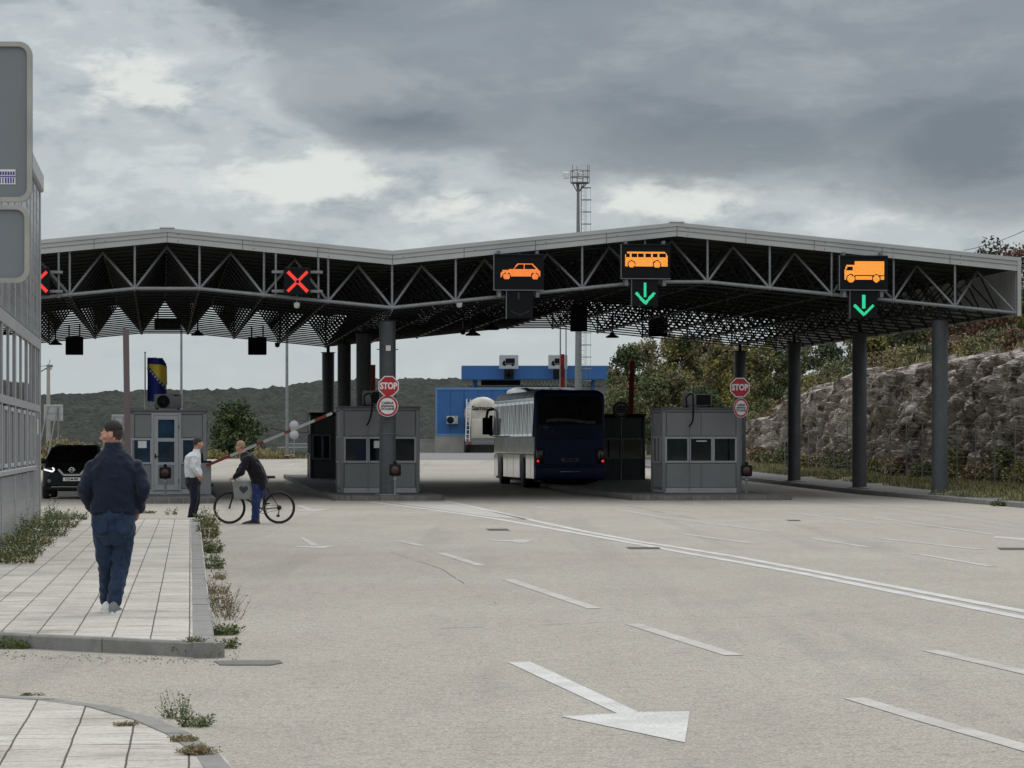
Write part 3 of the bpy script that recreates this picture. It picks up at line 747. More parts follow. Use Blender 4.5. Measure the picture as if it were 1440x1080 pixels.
for px,py,b,l in ((78,485,30,'dark pendant lamp under the canopy beside the aluminium building'),(278,472,30,'dark pendant lamp under the canopy right of the flag'),
    (665,472,14,'dark pendant lamp above the blue checkpoint, left one of two'),(691,464,14,'dark pendant lamp above the blue checkpoint, right one of two'),(861,475,28,'dark pendant lamp above the pine tree')): lamp(px,py,b,l)
def camera_unit(px,py,b,label,mt='white'):
    a=Apx(px,b); p=L2W(a,b); z=PZ(py,p.y); t=thing('security_camera',label,'camera',(p.x,p.y,z),TH,'security cameras on the canopy')
    m=MB(); m.lathe([(0,-.12),(.07,-.1),(.09,-.03),(.09,.05),(0,.06)],12); m.build('dome',M[mt],t)
    m=MB(); m.tube((0,0,.05),(0,0,.35),.02,n=6); m.build('stem',M['grey'],t)
camera_unit(417.5,428,-1.2,'small pale dome camera under the red cross sign'); camera_unit(646,427,-1.2,'small pale dome camera under the truss left of the car lane sign')
camera_unit(390,484,20,'dark dome camera hanging near the black columns','black'); camera_unit(651,466,14,'dark dome camera beside the pendant lamps','black'); camera_unit(1298,438,-.6,'dark dome camera beside the nearest right column','black')

# ------------------------------------------------------------------ booths
def booth(px,Y,py1,top,panes,label,dark=False,door=None,px2=None,zb=.15,depth=2.3,frames=None,nosign=False):
    """px..px2 front face, panes as (x0,y0,x1,y1) photo pixels on the front plane"""
    s=F/Y; x0=PX(px,Y); z0=gz(Y)+zb; W=(px2-px)/s/cT; H=PZ(top,Y)-z0
    t=thing('control_booth',label,'booth',(x0,Y,z0),TH,'control booths under the canopy')
    tx=lambda x:(x-px)/s; ty=lambda y: PZ(y,Y)-z0
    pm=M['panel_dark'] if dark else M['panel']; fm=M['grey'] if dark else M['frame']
    m=MB(); m.box(.05,W-.05,.05,depth-.05,.08,H-.05)
    fy0,fy1=min(q[1] for q in panes),max(q[3] for q in panes)
    m.build('wall',pm,t)
    m=MB()                                      # face panels above and below the window band, proud of the wall
    a=.14; b=W-.14; doorx=None
    if door: doorx=(tx(door[0]),tx(door[2]))
    spans=[(a,b)] if not door else [(a,doorx[0]),(doorx[1],b)]
    for u,v in spans:
        for z_0,z_1 in ((.16,ty(fy1)-.09),(ty(fy0)+.09,H-.16)):
            n=1 if v-u<1 else 2
            for q in range(n): m=MB(); m.bbox(u+(v-u)*q/n+.006,u+(v-u)*(q+1)/n-.006,.02,.06,z_0,z_1,.006); m.build('face_panel',pm,t)
    for u in (.4,1.15):
        for (p0_,p1_,p2_,p3_) in ((.02,.06,.16,.85),(.02,.06,1.85,H-.16),(W-.06,W-.02,.16,H-.16)): m=MB(); m.bbox(p0_,p1_,u,u+.7,p2_,p3_,.006); m.build('side_panel',pm,t)
    for cx_,cy_ in ((0,0),(W-.13,0),(0,depth-.13),(W-.13,depth-.13)):
        m=MB(); m.bbox(cx_,cx_+.13,cy_,cy_+.13,.0,H-.04,.03,seg=2); m.build('corner_post',pm,t)
    m=MB(); m.box(.05,W-.05,.012,depth-.01,0,.15); m.build('skirting',fm if not dark else pm,t)
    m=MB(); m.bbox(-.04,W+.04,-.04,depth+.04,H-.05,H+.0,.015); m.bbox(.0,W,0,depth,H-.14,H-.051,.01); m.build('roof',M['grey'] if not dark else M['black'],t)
    for (u0,v0,u1,v1) in panes:
        m=MB(); f=.06; X0_,X1_,Z0_,Z1_=tx(u0),tx(u1),ty(v1),ty(v0)
        for bx in ((X0_-f,X1_+f,Z0_-f,Z0_),(X0_-f,X1_+f,Z1_,Z1_+f),(X0_-f,X0_,Z0_,Z1_),(X1_,X1_+f,Z0_,Z1_)): m.box(bx[0],bx[1],-.005,.055,bx[2],bx[3])
        w_=m.build('window',fm,t)
        m=MB(); m.box(X0_,X1_,.03,.045,Z0_,Z1_); m.build('pane',M['glass'] if dark or not door else M['glass_blue'],w_)
    m=MB()                                      # side window, seen edge on
    for (yy0,yy1) in ((.45,1.05),(1.15,1.8)):
        for bx in ((yy0,yy1,.92,.97),(yy0,yy1,1.7,1.75),(yy0,yy0+.05,.97,1.7),(yy1-.05,yy1,.97,1.7)): m.box(-.015,.05,bx[0],bx[1],bx[2],bx[3])
    o=m.build('side_window',fm,t); m=MB(); m.box(.02,.045,.5,1.75,.97,1.7); m.build('pane',M['glass'],o)
    if door:
        X0_,X1_=doorx; Z1_=ty(door[1]); m=MB(); f=.13
        for xx0,xx1,zz0,zz1 in ((X0_-.07,X0_,.1,Z1_+.07),(X1_,X1_+.07,.1,Z1_+.07),(X0_,X1_,Z1_,Z1_+.07)): m.box(xx0,xx1,-.02,.06,zz0,zz1)
        m.build('door_frame',fm,t)
        m=MB(); zs=[ .16,ty(682),ty(654),ty(650),ty(621),ty(616),ty(590),Z1_]
        m.box(X0_+.01,X0_+f,-.03,.04,.12,Z1_-.01); m.box(X1_-f,X1_-.01,-.03,.04,.12,Z1_-.01)
        for za,zb_ in ((.12,ty(682)),(ty(654),ty(650)),(ty(621),ty(616)),(ty(590),Z1_-.01)): m.box(X0_+f,X1_-f,-.03,.04,za,zb_)
        d=m.build('door',fm,t)
        m=MB(); m.box(X0_+f,X1_-f,-.01,.02,ty(682),ty(654)); m.build('lower_panel',pm,d)
        for za,zb_ in ((ty(650),ty(621)),(ty(616),ty(590))): m=MB(); m.box(X0_+f,X1_-f,.0,.015,za,zb_); m.build('pane',M['glass_blue'],d)
        m=MB(); m.bbox(X0_+.03,X0_+.07,-.06,-.03,ty(645),ty(638),.008); m.bbox(X0_+.03,X0_+.15,-.075,-.055,ty(642),ty(641),.004); m.build('handle',M['black'],d)
        m=MB()
        for zz in (ty(600),ty(676)): m.box(X1_-.03,X1_+.02,-.045,-.03,zz-.05,zz+.05)
        m.build('hinge',M['grey'],d)
    return t,tx,ty,W,H
YB=F*(CH-.15)/(693-HZ)
b0,tx0,ty0,W0,H0=booth(183,96.4,695,576,[(186,619,211,650),(257,619,279,650)],'grey booth with glazed white-framed door, behind the man in the white shirt',door=(216,584,251,690),px2=290)
m=MB(); m.box(tx0(194),tx0(206),.02,.028,ty0(630),ty0(620)); m.build('notice_paper',M['white'],b0)
b1,tx1,ty1,W1,H1=booth(478,YB,693,571,[(486,617,515,648),(520,617,549,648),(554,617,583,648)],'grey booth with three panes behind the column bearing the stop sign, left of the bus',px2=590)
m=MB(); m.box(tx1(499),tx1(515),.02,.029,ty1(648),ty1(617)); m.build('dark_blind',mat('navy_blind',(.01,.012,.035),.8),b1)
m=MB(); m.box(tx1(526),tx1(534),.02,.028,ty1(630),ty1(620)); m.build('notice_paper',M['white'],b1)
b2,tx2,ty2,W2_,H2=booth(931,YB,693,573,[(938,617,967,648),(972,617,1001,648),(1006,617,1035,648)],'lighter grey booth with three dark panes right of the bus, by the second stop sign',px2=1042)
m=MB(); m.box(tx2(980),tx2(995),.018,.028,ty2(621),ty2(619.5)); m.build('lamp_tube',M['white'],b2)
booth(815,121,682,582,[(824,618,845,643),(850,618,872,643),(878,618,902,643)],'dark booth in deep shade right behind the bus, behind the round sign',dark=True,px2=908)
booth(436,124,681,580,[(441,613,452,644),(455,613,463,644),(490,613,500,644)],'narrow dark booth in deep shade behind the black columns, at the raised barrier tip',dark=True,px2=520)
def ac_unit(px0,px1,py0,py1,Y,label,kind,rz=TH,mt='grey'):
    s=F/Y; x=PX(px0,Y); z=PZ(py1,Y); Wd=(px1-px0)/s; Hh=(py1-py0)/s
    t=thing('air_conditioner',label,'air conditioner',(x,Y,z),rz,'air conditioners')
    m=MB(); m.bbox(0,Wd,0,.35,.04,Hh,.02,seg=2); m.box(.05,.12,.02,.33,0,.04,1); m.box(Wd-.12,Wd-.05,.02,.33,0,.04,1)
    m.build('casing',[M[mt],M['black']],t)
    if kind=='fan':
        r=Hh*.40; cx_=Wd*.33
        m=MB(); m.lathe([(0,-.008),(r,-.008),(r,.003)],28,M=TR(cx_,0,Hh*.52),ax=1); f=m.build('fan',M['black'],t)
        m=MB()
        for k in range(6): m.torus((cx_,-.02,Hh*.52),r*(k+1)/6,.006,ax=1,n=28,k=4)
        for k in range(4): t_=k*math.pi/4; c_,d_=r*math.cos(t_),r*math.sin(t_); m.tube((cx_-c_,-.022,Hh*.52-d_),(cx_+c_,-.022,Hh*.52+d_),.006,n=4)
        m.build('grille',M['darksteel'],f)
        m=MB(); m.box(Wd*.72,Wd*.9,-.006,.002,Hh*.86,Hh*.93); m.build('label_plate',M['black'],t)
    else:
        m=MB(); m.box(Wd*.42,Wd-.05,-.006,.003,.08,Hh-.05); f=m.build('coil_opening',M['black'],t)
    return t
ac_unit(217,255,554,576,97.6,'dark grey air conditioner with round fan on the roof of the booth by the flag','fan')
ac_unit(511,540,549,571,YB+.5,'air conditioner on the booth roof left of the stop sign column','box')
ac_unit(963,1002,553,573,YB+.5,'air conditioner on the roof of the booth right of the bus','box')
def cable(pts,Y,label):
    m=MB(); ps=[]
    for px,py in pts: ps.append(P(px,py,Y))
    q=[]
    for i in range(len(ps)-1):
        for k in range(4):
            t=k/4; p0=ps[max(0,i-1)];p1=ps[i];p2=ps[i+1];p3=ps[min(len(ps)-1,i+2)]
            q.append(.5*((2*p1)+(p2-p0)*t+(2*p0-5*p1+4*p2-p3)*t*t+(3*p1-p0-3*p2+p3)*t**3))
    q.append(ps[-1]); m.path(q,.028,n=6); o=m.build('cable',M['black']); tag(o,label,'cable')
cable([(513,570),(512,558),(516,554),(522,555),(523,575),(520,590),(516,598)],YB-.1,'black cable looping down the front of the booth left of the stop sign column')
cable([(966,571),(965,560),(969,555),(974,555),(975,575),(974,592),(969,600)],YB-.1,'black cable looping down the front of the booth right of the bus')
m=MB(); p0=P(517.5,598,YB-.08); m.tube(p0,P(517.5,690,YB-.08),.012,n=5); tag(m.build('conduit',M['grey']),'thin grey conduit on the face of the booth left of the stop sign column','conduit')
m=MB(); m.tube(P(969.5,600,YB-.08),P(969.5,690,YB-.08),.012,n=5); tag(m.build('conduit',M['grey']),'thin grey conduit on the face of the booth right of the bus','conduit')

# ------------------------------------------------------------------ signs
def octagon(r): return [(r*math.cos(R(22.5+45*k)),r*math.sin(R(22.5+45*k))) for k in range(8)]
def stop_sign(px,py,Y,r,label):
    t=thing('stop_sign',label,'stop sign',(PX(px,Y),Y,PZ(py,Y)),0,'stop signs')
    m=MB(); m.prism(octagon(r),0,.02,ax=1,mi=0); m.prism(octagon(r*.90),-.004,0,ax=1,mi=1); m.build('face_plate',[M['white'],M['red']],t)
    o=text_mb('STOP',r*.80,.003,.012,.80); 
    for v in o.v: v.y-=.008
    o.build('lettering',M['white'],t)
    m=MB(); m.box(-.05,.05,.02,.08,-.05,.05); m.build('bracket',M['grey'],t)
def customs_sign(px,py,Y,r,label,post=None,dark=False,post_x=0,rx=1.0):
    t=thing('customs_sign',label,'sign',(PX(px,Y),Y,PZ(py,Y)),0,'round customs signs')
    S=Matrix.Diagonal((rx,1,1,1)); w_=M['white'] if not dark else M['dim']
    m=MB(); m.lathe([(0,.02),(r,.02),(r,0),(0,0)],32,0,ax=1,M=S,sm=False); m.lathe([(0,-.004),(r*.95,-.004),(r*.95,0)],32,1,ax=1,M=S,sm=False); m.lathe([(0,-.008),(r*.76,-.008),(r*.76,-.003)],32,0,ax=1,M=S,sm=False)
    m.build('face_plate',[w_,M['red'] if not dark else M['dimred']],t)
    m=MB(); m.box(-r*.62*rx,r*.62*rx,-.012,-.009,-r*.06,r*.06)
    for k,(tx_,dz) in enumerate((('CARINA',.27),('DOUANE',-.27))):
        q=text_mb(tx_,r*.36,.002,.004,.85*rx)
        for v in q.v: v.y-=.011; v.z+=r*dz
        m.add(q.v,q.f)
    m.build('lettering',M['black'],t)
    if post: m=MB(); m.tube((post_x,.06,-r*.9),(post_x,.06,post-PZ(py,Y)),.035,n=8); m.build('post',M['grey'],t)
M['dim']=mat('shaded_white',(.25,.25,.25),.6); M['dimred']=mat('shaded_red',(.06,.01,.012),.6)  # sign white and red with the canopy's shade mixed into the colour
YS=94.45
stop_sign(546.5,543,YS,.325,'red stop sign on the grey column by the left booth')
customs_sign(545,571,YS,.315,'round white customs sign with red rim on the column, under the stop sign')
YS2=98.3
stop_sign(1040.5,545,YS2,.325,'red stop sign on a post at the corner of the right booth')
customs_sign(1042,573.5,YS2,.30,'round customs sign with red rim under the stop sign right of the right booth',post=.15,rx=.76)
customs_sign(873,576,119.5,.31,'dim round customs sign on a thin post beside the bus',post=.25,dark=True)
def signal(px,py,Y,base,label,off=0):
    z=PZ(py,Y); t=thing('traffic_light',label,'traffic light',(PX(px,Y),Y,base),0,'small traffic lights on the islands'); z-=base
    m=MB(); m.bbox(-.17,.17,-.02,.16,z-.17,z+.17,.04,seg=2); m.bbox(-.05,.05,.02,.12,z+.16,z+.26,.02); m.build('housing',M['black'],t)
    m=MB(); m.lathe([(0,-.035),(.09,-.03),(.11,-.02)],20,M=TR(0,0,z),ax=1); m.build('lens',mat('unlit_amber_lens',(.05,.02,.012),.3),t)
    m=MB(); m.tube((0,.08,.0),(0,.08,z-.16),.035,n=8); m.bbox(-.1,.1,0,.16,0,.03,.01); m.lathe([(.06,z-.28),(.035,z-.16)],10,M=TR(0,.08,0)); m.build('post',M['steel'],t)
signal(232,665,94.5,.15,'small unlit traffic light on a short post before the glazed booth door')
signal(555.5,661,93.9,.15,'small unlit traffic light on a short post at the foot of the stop sign column')
signal(1050,662,97.6,.15,'small unlit traffic light right of the right booth')

# ------------------------------------------------------------------ barriers
def barrier(px,Y,cab,arm,label,upright=False,arm_red=False,cabs=True):
    """cab: (x0,y0,x1,y1) pixels of the cabinet; arm: list of pixel points from the pivot to the tip"""
    s=F/Y; z0=PZ(cab[3],Y); t=thing('boom_barrier',label,'barrier',(PX(cab[0],Y),Y,z0),TH,'boom barriers')
    Wd=(cab[2]-cab[0])/s; Hh=(cab[3]-cab[1])/s; D=.45
    m=MB(); m.bbox(0,Wd,0,D,0,Hh-.05,.02,mi=0); m.bbox(-.02,Wd+.02,-.02,D+.02,Hh-.05,Hh,.015,mi=1); m.build('cabinet',[M['panel'],M['black']],t)
    m=MB(); m.tube((Wd-.02,.1,Hh*.28),(Wd+.06,.1,Hh*.28),.05,n=10); m.tube((Wd*.2,.1,Hh-.02),(Wd*.2,.1,Hh+.22),.05,.02,n=8); m.build('fitting',M['black'],t)
    inv=Matrix.Translation(Vector((PX(cab[0],Y),Y,z0)))@Matrix.Rotation(TH,4,'Z'); inv=inv.inverted()
    a,b=P(*arm[0],Y-.12),P(*arm[1],Y-.12); a=inv@a; b=inv@b
    m=MB(); d=b-a; n=arm[2]
    for (t0,t1,mi) in n:
        p,q=a+d*t0,a+d*t1; u=(q-p).normalized(); v=Vector((-u.z,0,u.x))*.042
        yv=Vector((0,.025,0)); mmv=[p-v-yv,q-v-yv,q+v-yv,p+v-yv,p-v+yv,q-v+yv,q+v+yv,p+v+yv]
        m.add(mmv,[(0,1,2,3),(7,6,5,4),(0,4,5,1),(1,5,6,2),(2,6,7,3),(3,7,4,0)],mi)
    m.build('arm',[mat('grimy_white_arm',(.36,.36,.36),.6),mat('faded_red_arm',(.17,.02,.02),.6),M['darksteel']],t)
barrier(0,95.2,(281,648,297,696),[(290,655),(467,581),[(0,.19,1),(.19,.40,0),(.40,.455,1),(.455,.62,0),(.62,.67,1),(.67,.86,0),(.86,.955,1),(.955,1,0)]],'half-raised red and white boom barrier beside the man with the bicycle')
def pole_arm(px0,py0,px1,py1,Y,label,w,mats_,base):
    t=thing('raised_barrier_arm',label,'barrier',(PX(px1,Y),Y,base),0,'upright barrier arms')
    zt_=PZ(py0,Y)-base; dx=PX(px0,Y)-PX(px1,Y)
    m=MB(); n=9
    for k in range(n):
        a=k/n;b=(k+1)/n; z_0=.9+(zt_-.9)*a; z_1=.9+(zt_-.9)*b
        m.add([(dx*a-w,-.03,z_0),(dx*a+w,-.03,z_0),(dx*a+w,.03,z_0),(dx*a-w,.03,z_0),(dx*b-w,-.03,z_1),(dx*b+w,-.03,z_1),(dx*b+w,.03,z_1),(dx*b-w,.03,z_1)],[(0,1,5,4),(1,2,6,5),(2,3,7,6),(3,0,4,7),(4,5,6,7)],k%2 if len(mats_)>1 else 0)
    m.build('arm',mats_,t)
    m=MB(); m.bbox(-.16,.16,-.05,.4,0,1.05,.02); m.build('cabinet',M['panel_dark'],t)
pole_arm(177,462,180,660,92.4,'tall upright reddish-white barrier arm behind the man in the navy jacket',.085,[M['postpink']] if 'postpink' in M else [mat('faded_pinkish_pole',(.13,.095,.095),.6,stretch=(1,1,.2))],.0)
pole_arm(524,513,523,680,112,'dark red upright barrier arm behind the booth left of the stop sign column',.10,[M['redpaint']],.15)
pole_arm(791,498,791,680,135,'red upright barrier arm rising above the roof of the bus',.085,[M['redpaint'],mat('dark_red_paint',(.16,.015,.015),.6)],.2)
pole_arm(889,508,885,670,124,'red upright barrier arm above the dark booth in front of the pine',.10,[M['redpaint'],mat('brownish_red_paint',(.22,.02,.018),.6)],.2)
# ------------------------------------------------------------------ vehicles
def paintmat(name,col,rough=.25,metal=0,coat=1.0,dirt=0):
    m=mat(name,col,rough,metal,.15,1.5,coat=coat); return m
M['navy']=mat('dusty_navy_paint',(.006,.013,.075),.45,0,.3,1.5,spec=.35)
M['navy_silvered']=paintmat('navy_side_with_sheen',(.30,.32,.35),.2,.6)  # navy side coloured silver to stand for its bright sky reflections
M['carblack']=mat('black_car_paint',(.004,.004,.005),.35,0,.2,2,spec=.3)
M['busglass']=glassmat('black_bus_glass',(.003,.003,.004),.08); M['rearglass']=mat('black_rear_glass',(.003,.003,.004),.25,spec=.2)
M['cream']=mat('dusty_cream_tank',(.52,.49,.42),.45,.1,.15,1.2)
def wheel(m,x,y,r,w,z0=0,hub=1):
    M_=TR(x,y,r+z0)
    m.lathe([(r*.6,-w/2),(r*.93,-w/2),(r,-w/2+.03),(r,w/2-.03),(r*.93,w/2),(r*.6,w/2)],28,0,M=M_,ax=0)
def add_wheel(parent,x,y,r,w,rim='steel'):
    m=MB(); wheel(m,x,y,r,w); o=m.build('wheel',M['rubber'],parent)
    m=MB(); m.lathe([(0,-w*.3),(r*.28,-w*.42),(r*.32,-w*.2),(r*.58,-w*.25),(r*.62,-w*.46),(r*.62,w*.46),(r*.58,w*.25),(r*.32,w*.2),(r*.28,w*.42),(0,w*.3)],20,M=TR(x,y,r),ax=0); m.build('rim',M[rim],o)
def rrect(hw,z0,z1,r,n=5,rb=.06):
    pts=[]
    for cx_,cz_,rr,t0 in ((hw-rb,z0+rb,rb,-90),(hw-r,z1-r,r,0),(-hw+r,z1-r,r,90),(-hw+rb,z0+rb,rb,180)):
        for k in range(n+1): t=R(t0+90*k/n); pts.append((cx_+rr*math.cos(t),cz_+rr*math.sin(t)))
    return pts
# coach
bp=G(802,688); 
bus=thing('coach','dark navy touring coach seen from behind, stopped between the booths','bus',tuple(bp),TH+R(1.1))
HB=3.50
m=MB(); rings=[]
for y,ins,zt_,z0 in ((.16,.10,3.36,.42),(.04,.06,3.40,.36),(.0,.03,3.30,.34),(.10,.0,3.42,.34),(.5,.0,HB,.32),(2,0,HB,.32),(6,0,HB,.32),(10,0,HB,.32),(11.4,0,HB,.32),(11.8,.05,3.42,.34),(12.0,.16,3.25,.4)):
    pass
def bring(y,ins,zt_,z0,lean=0): return [(x,y+lean*max(0,z-2.2),z) for x,z in rrect(1.25-ins,z0,zt_,.30,6)]
rings=[bring(.0,.10,3.34,.40,.16),bring(-.0+.03,.02,3.42,.34,.16),bring(.15,.0,3.48,.32,.12),bring(.6,0,HB,.32,.05),bring(2.5,0,HB,.32),bring(11.2,0,HB,.32),bring(11.75,.05,3.42,.34,-.1),bring(12.0,.2,3.2,.42,-.2)]
m.loft(rings); m.build('body',M['navy'],bus)
m=MB(); m.loft([[(x,y,z) for x,z in rrect(1.0-i,3.42,zt_,.12,4,.02)] for y,i,zt_ in ((4.2,.25,3.47),(5.2,.05,3.66),(8.0,0,3.72),(10.2,.05,3.66),(11.2,.3,3.46))]); m.build('roof_unit',M['navy_silvered'],bus)
# rear face: everything on y just behind 0
ry=lambda z:.16*max(0,z-2.2)-.012
def rearpoly(m,pts,off=0,mi=0): m.add([(x,ry(z)-off,z) for x,z in pts],[tuple(range(len(pts)))],mi)
m=MB()
for za,zb_ in ((2.28,2.6),(2.6,3.0),(3.0,3.30)):
    m.add([(-1.13,ry(za)-.004,za),(1.13,ry(za)-.004,za),(1.13 if zb_<3.2 else 1.02,ry(zb_)-.004,zb_),(-1.13 if zb_<3.2 else -1.02,ry(zb_)-.004,zb_)],[(0,1,2,3)])
m.build('rear_window',M['rearglass'],bus)
m=MB(); cur=[]
for k in range(13): x=-.85+1.75*k/12; cur.append((x,2.33+.05*math.sin(k*.4)+.03*(k%2),2.44+.05*math.sin(k*.35+.4)))
for a,b in zip(cur,cur[1:]): m.add([(a[0],ry(a[1])-.008,a[1]),(b[0],ry(b[1])-.008,b[1]),(b[0],ry(b[2])-.008,b[2]),(a[0],ry(a[2])-.008,a[2])],[(0,1,2,3)])
m.build('rear_reflection_strip',mat('pale_reflection_strip',(.10,.10,.11),.8,0,.4,6),bus)  # pale reflection along the window's bottom, painted as a curved curtain strip
m=MB()
for k in range(5): m.box(-.98,1.0,-.035,-.01,1.84+k*.09,1.875+k*.09)
m.box(-1.1,1.1,-.02,-.01,2.22,2.25); m.build('louvre',M['navy'],bus)
m=MB(); m.bbox(-.92,.92,-.028,.01,.86,1.78,.02); m.build('engine_door',M['navy'],bus)
m=MB(); m.bbox(-1.24,1.24,-.07,.12,.36,.80,.05,seg=2); m.build('bumper',M['navy'],bus)
for sx in (-1,1):
    m=MB(); m.bbox(min(sx*1.21,sx*.97),max(sx*1.21,sx*.97),-.03,.05,.88,1.42,.03,seg=2); tl_=m.build('tail_light',mat('dark_red_lens',(.03,.003,.004),.2,coat=.6),bus)
    m=MB(); m.lathe([(0,-.045),(.04,-.04),(.045,-.02)],16,M=TR(sx*1.15,0,.99+.0*sx),ax=1); m.build('lit_lamp',M['tail'],tl_)
m=MB(); m.box(-1.256,-1.25,.4,.52,.83,.90); m.build('side_marker',M['tail'],bus)
for k,zz in enumerate((.55,.80,1.05)):
    m=MB(); m.bbox(-1.258,-1.24,.55,.95,zz,zz+.17,.01); m.build('side_vent',M['black'],bus)
m=MB(); m.lathe([(0,-.03),(.10,-.028),(.12,-.01)],20,M=TR(-.86,.02,2.15),ax=1); m.lathe([(0,-.03),(.05,-.028),(.06,-.01)],16,M=TR(-.62,.02,2.08),ax=1); m.build('round_badge',mat('dull_badge',(.07,.07,.08),.4),bus)
m=MB(); m.bbox(-.33,.28,-.05,-.02,.97,1.10,.008); pl=m.build('licence_plate',mat('dirty_white_plate',(.16,.16,.17),.6),bus)
m=text_mb('H08-E-083',.12,.002,.003,.8)
for v in m.v: v.x-=.025; v.y-=.053; v.z+=1.035
m.build('lettering',M['black'],pl)
m=MB(); m.bbox(-.35,.35,-.09,-.02,.60,.64,.01); m.build('trim_strip',M['chrome'],bus)
# left side
m=MB(); m.add([(-1.325,.25,1.86),(-1.325,11.5,1.86),(-1.262,11.5,3.12),(-1.262,.25,3.12),(-1.2,.25,1.86),(-1.2,11.5,1.86),(-1.2,11.5,3.12),(-1.2,.25,3.12)],[(3,2,1,0),(0,1,5,4),(7,6,2,3),(4,7,3,0),(1,2,6,5)]); sw=m.build('side_window',M['glass_sky'],bus)
m=MB()
for k in range(1,9): yy=.25+k*11.25/9; m.add([(-1.329,yy-.03,1.86),(-1.329,yy+.03,1.86),(-1.266,yy+.03,3.12),(-1.266,yy-.03,3.12)],[(3,2,1,0)])
m.build('pillar',M['black'],sw)
m=MB()
rnd=random.Random(4)
for k in range(9):                              # pale curtains laid over the glass, whitened for the sky's reflection
    yy=.35+k*11.25/9
    for q in range(3):
        a=yy+q*.37+rnd.uniform(0,.05); w_=.22+.09*rnd.random()
        XX=lambda z: -1.3275+.05*(z-1.86)
        m.add([(XX(1.95),a,1.95),(XX(1.95),a+w_*.6,1.95),(XX(3.02),a+w_,3.02),(XX(3.02),a+.02,3.02)],[(0,3,2,1)])
m.build('curtain',mat('curtain_with_sky_sheen',(.8,.82,.83),.7),sw)
m=MB(); m.bbox(-1.266,-1.24,.3,11.6,1.24,1.29,.008); m.build('side_trim',M['chrome'],bus)
for ya,yb_ in ((.25,1.0),(1.05,2.35),(4.05,5.8),(5.85,7.6),(7.65,8.75),(10.4,11.6)): m=MB(); m.bbox(-1.263,-1.24,ya,yb_,.36,1.20,.012); m.build('luggage_door',M['navy_silvered'],bus)
m=MB(); m.bbox(-1.258,-1.23,.3,11.6,3.13,3.22,.01); m.build('roof_edge_sheen',M['navy_silvered'],bus)  # added strip that paints the bright sheen along the side's top edge
for ya,yb_ in ((.2,4.0),(4.03,8.2),(8.23,11.6)): m=MB(); m.bbox(-1.262,-1.24,ya,yb_,1.31,1.84,.01); m.build('side_panel',M['navy_silvered'],bus)
for x in (-1.1,1.1):
    for y in (3.0,9.4): add_wheel(bus,x,y,.50,.29)
for x in (-.82,.82): add_wheel(bus,x,3.0,.50,.27)
m=MB()
for y in (3.0,9.4): m.lathe([(0,-1.268),(.60,-1.268),(.60,-1.1)],24,M=TR(0,y,.52),ax=0)
m.build('wheel_arch',M['black'],bus)
m=MB(); m.box(-1.0,1.0,.3,11,.25,.42); m.tube((-1.0,3,.5),(1,3,.5),.09,n=8); m.build('underbody',M['black'],bus)
m=MB(); m.path([(-1.2,11.8,2.95),(-1.45,12.0,2.9),(-1.52,12.05,2.5)],.05,6); m.bbox(-1.66,-1.40,11.95,12.08,1.95,2.62,.04,seg=2); m.bbox(-1.40,-1.26,11.95,12.08,1.9,2.7,.03); m.build('mirror',M['black'],bus)

# dark SUV facing us
sp_=G(101,702); suv=thing('parked_suv','black SUV facing us with lit headlamp, half behind the man in the navy jacket','car',tuple(sp_),TH-R(2))
m=MB(); st=[(0,.42,.78,.70,.10),(.06,.34,.88,.82,.12),(.25,.28,.98,.89,.12),(1.0,.26,1.10,.91,.14),(1.4,.26,1.13,.91,.10),(3.9,.26,1.13,.91,.10),(4.4,.3,1.1,.87,.1),(4.62,.42,.95,.78,.1)]
m.loft([[(x,y,z) for x,z in rrect(hw,zb_,zt_,r_,5,.08)] for y,zb_,zt_,hw,r_ in st]); m.build('body',M['carblack'],suv)
def plan(y0,y1,hw,z,r=.25):
    pts=[]
    for cx_,cy_,t0 in ((hw-r,y0+r,-90),(hw-r,y1-r,0),(-hw+r,y1-r,90),(-hw+r,y0+r,180)):
        for k in range(5): t=R(t0+90*k/4); pts.append((cx_+r*math.cos(t),cy_+r*math.sin(t),z))
    return pts
m=MB(); m.loft([plan(1.0,4.5,.89,1.05),plan(1.35,4.42,.83,1.28),plan(1.75,4.25,.73,1.50),plan(1.9,4.15,.68,1.56)]); m.build('glasshouse',M['rearglass'],suv)
m=MB(); m.loft([plan(1.88,4.17,.70,1.555),plan(1.95,4.12,.67,1.60),plan(2.25,3.9,.56,1.635,.2)]); m.build('roof',M['carblack'],suv)
m=MB()
for sx in (-1,1): m.tube((sx*.70,1.85,1.55),(sx*.86,1.12,1.12),.035,n=6); m.tube((sx*.6,2.1,1.66),(sx*.6,3.9,1.66),.02,n=6)
m.build('pillar',M['carblack'],suv)
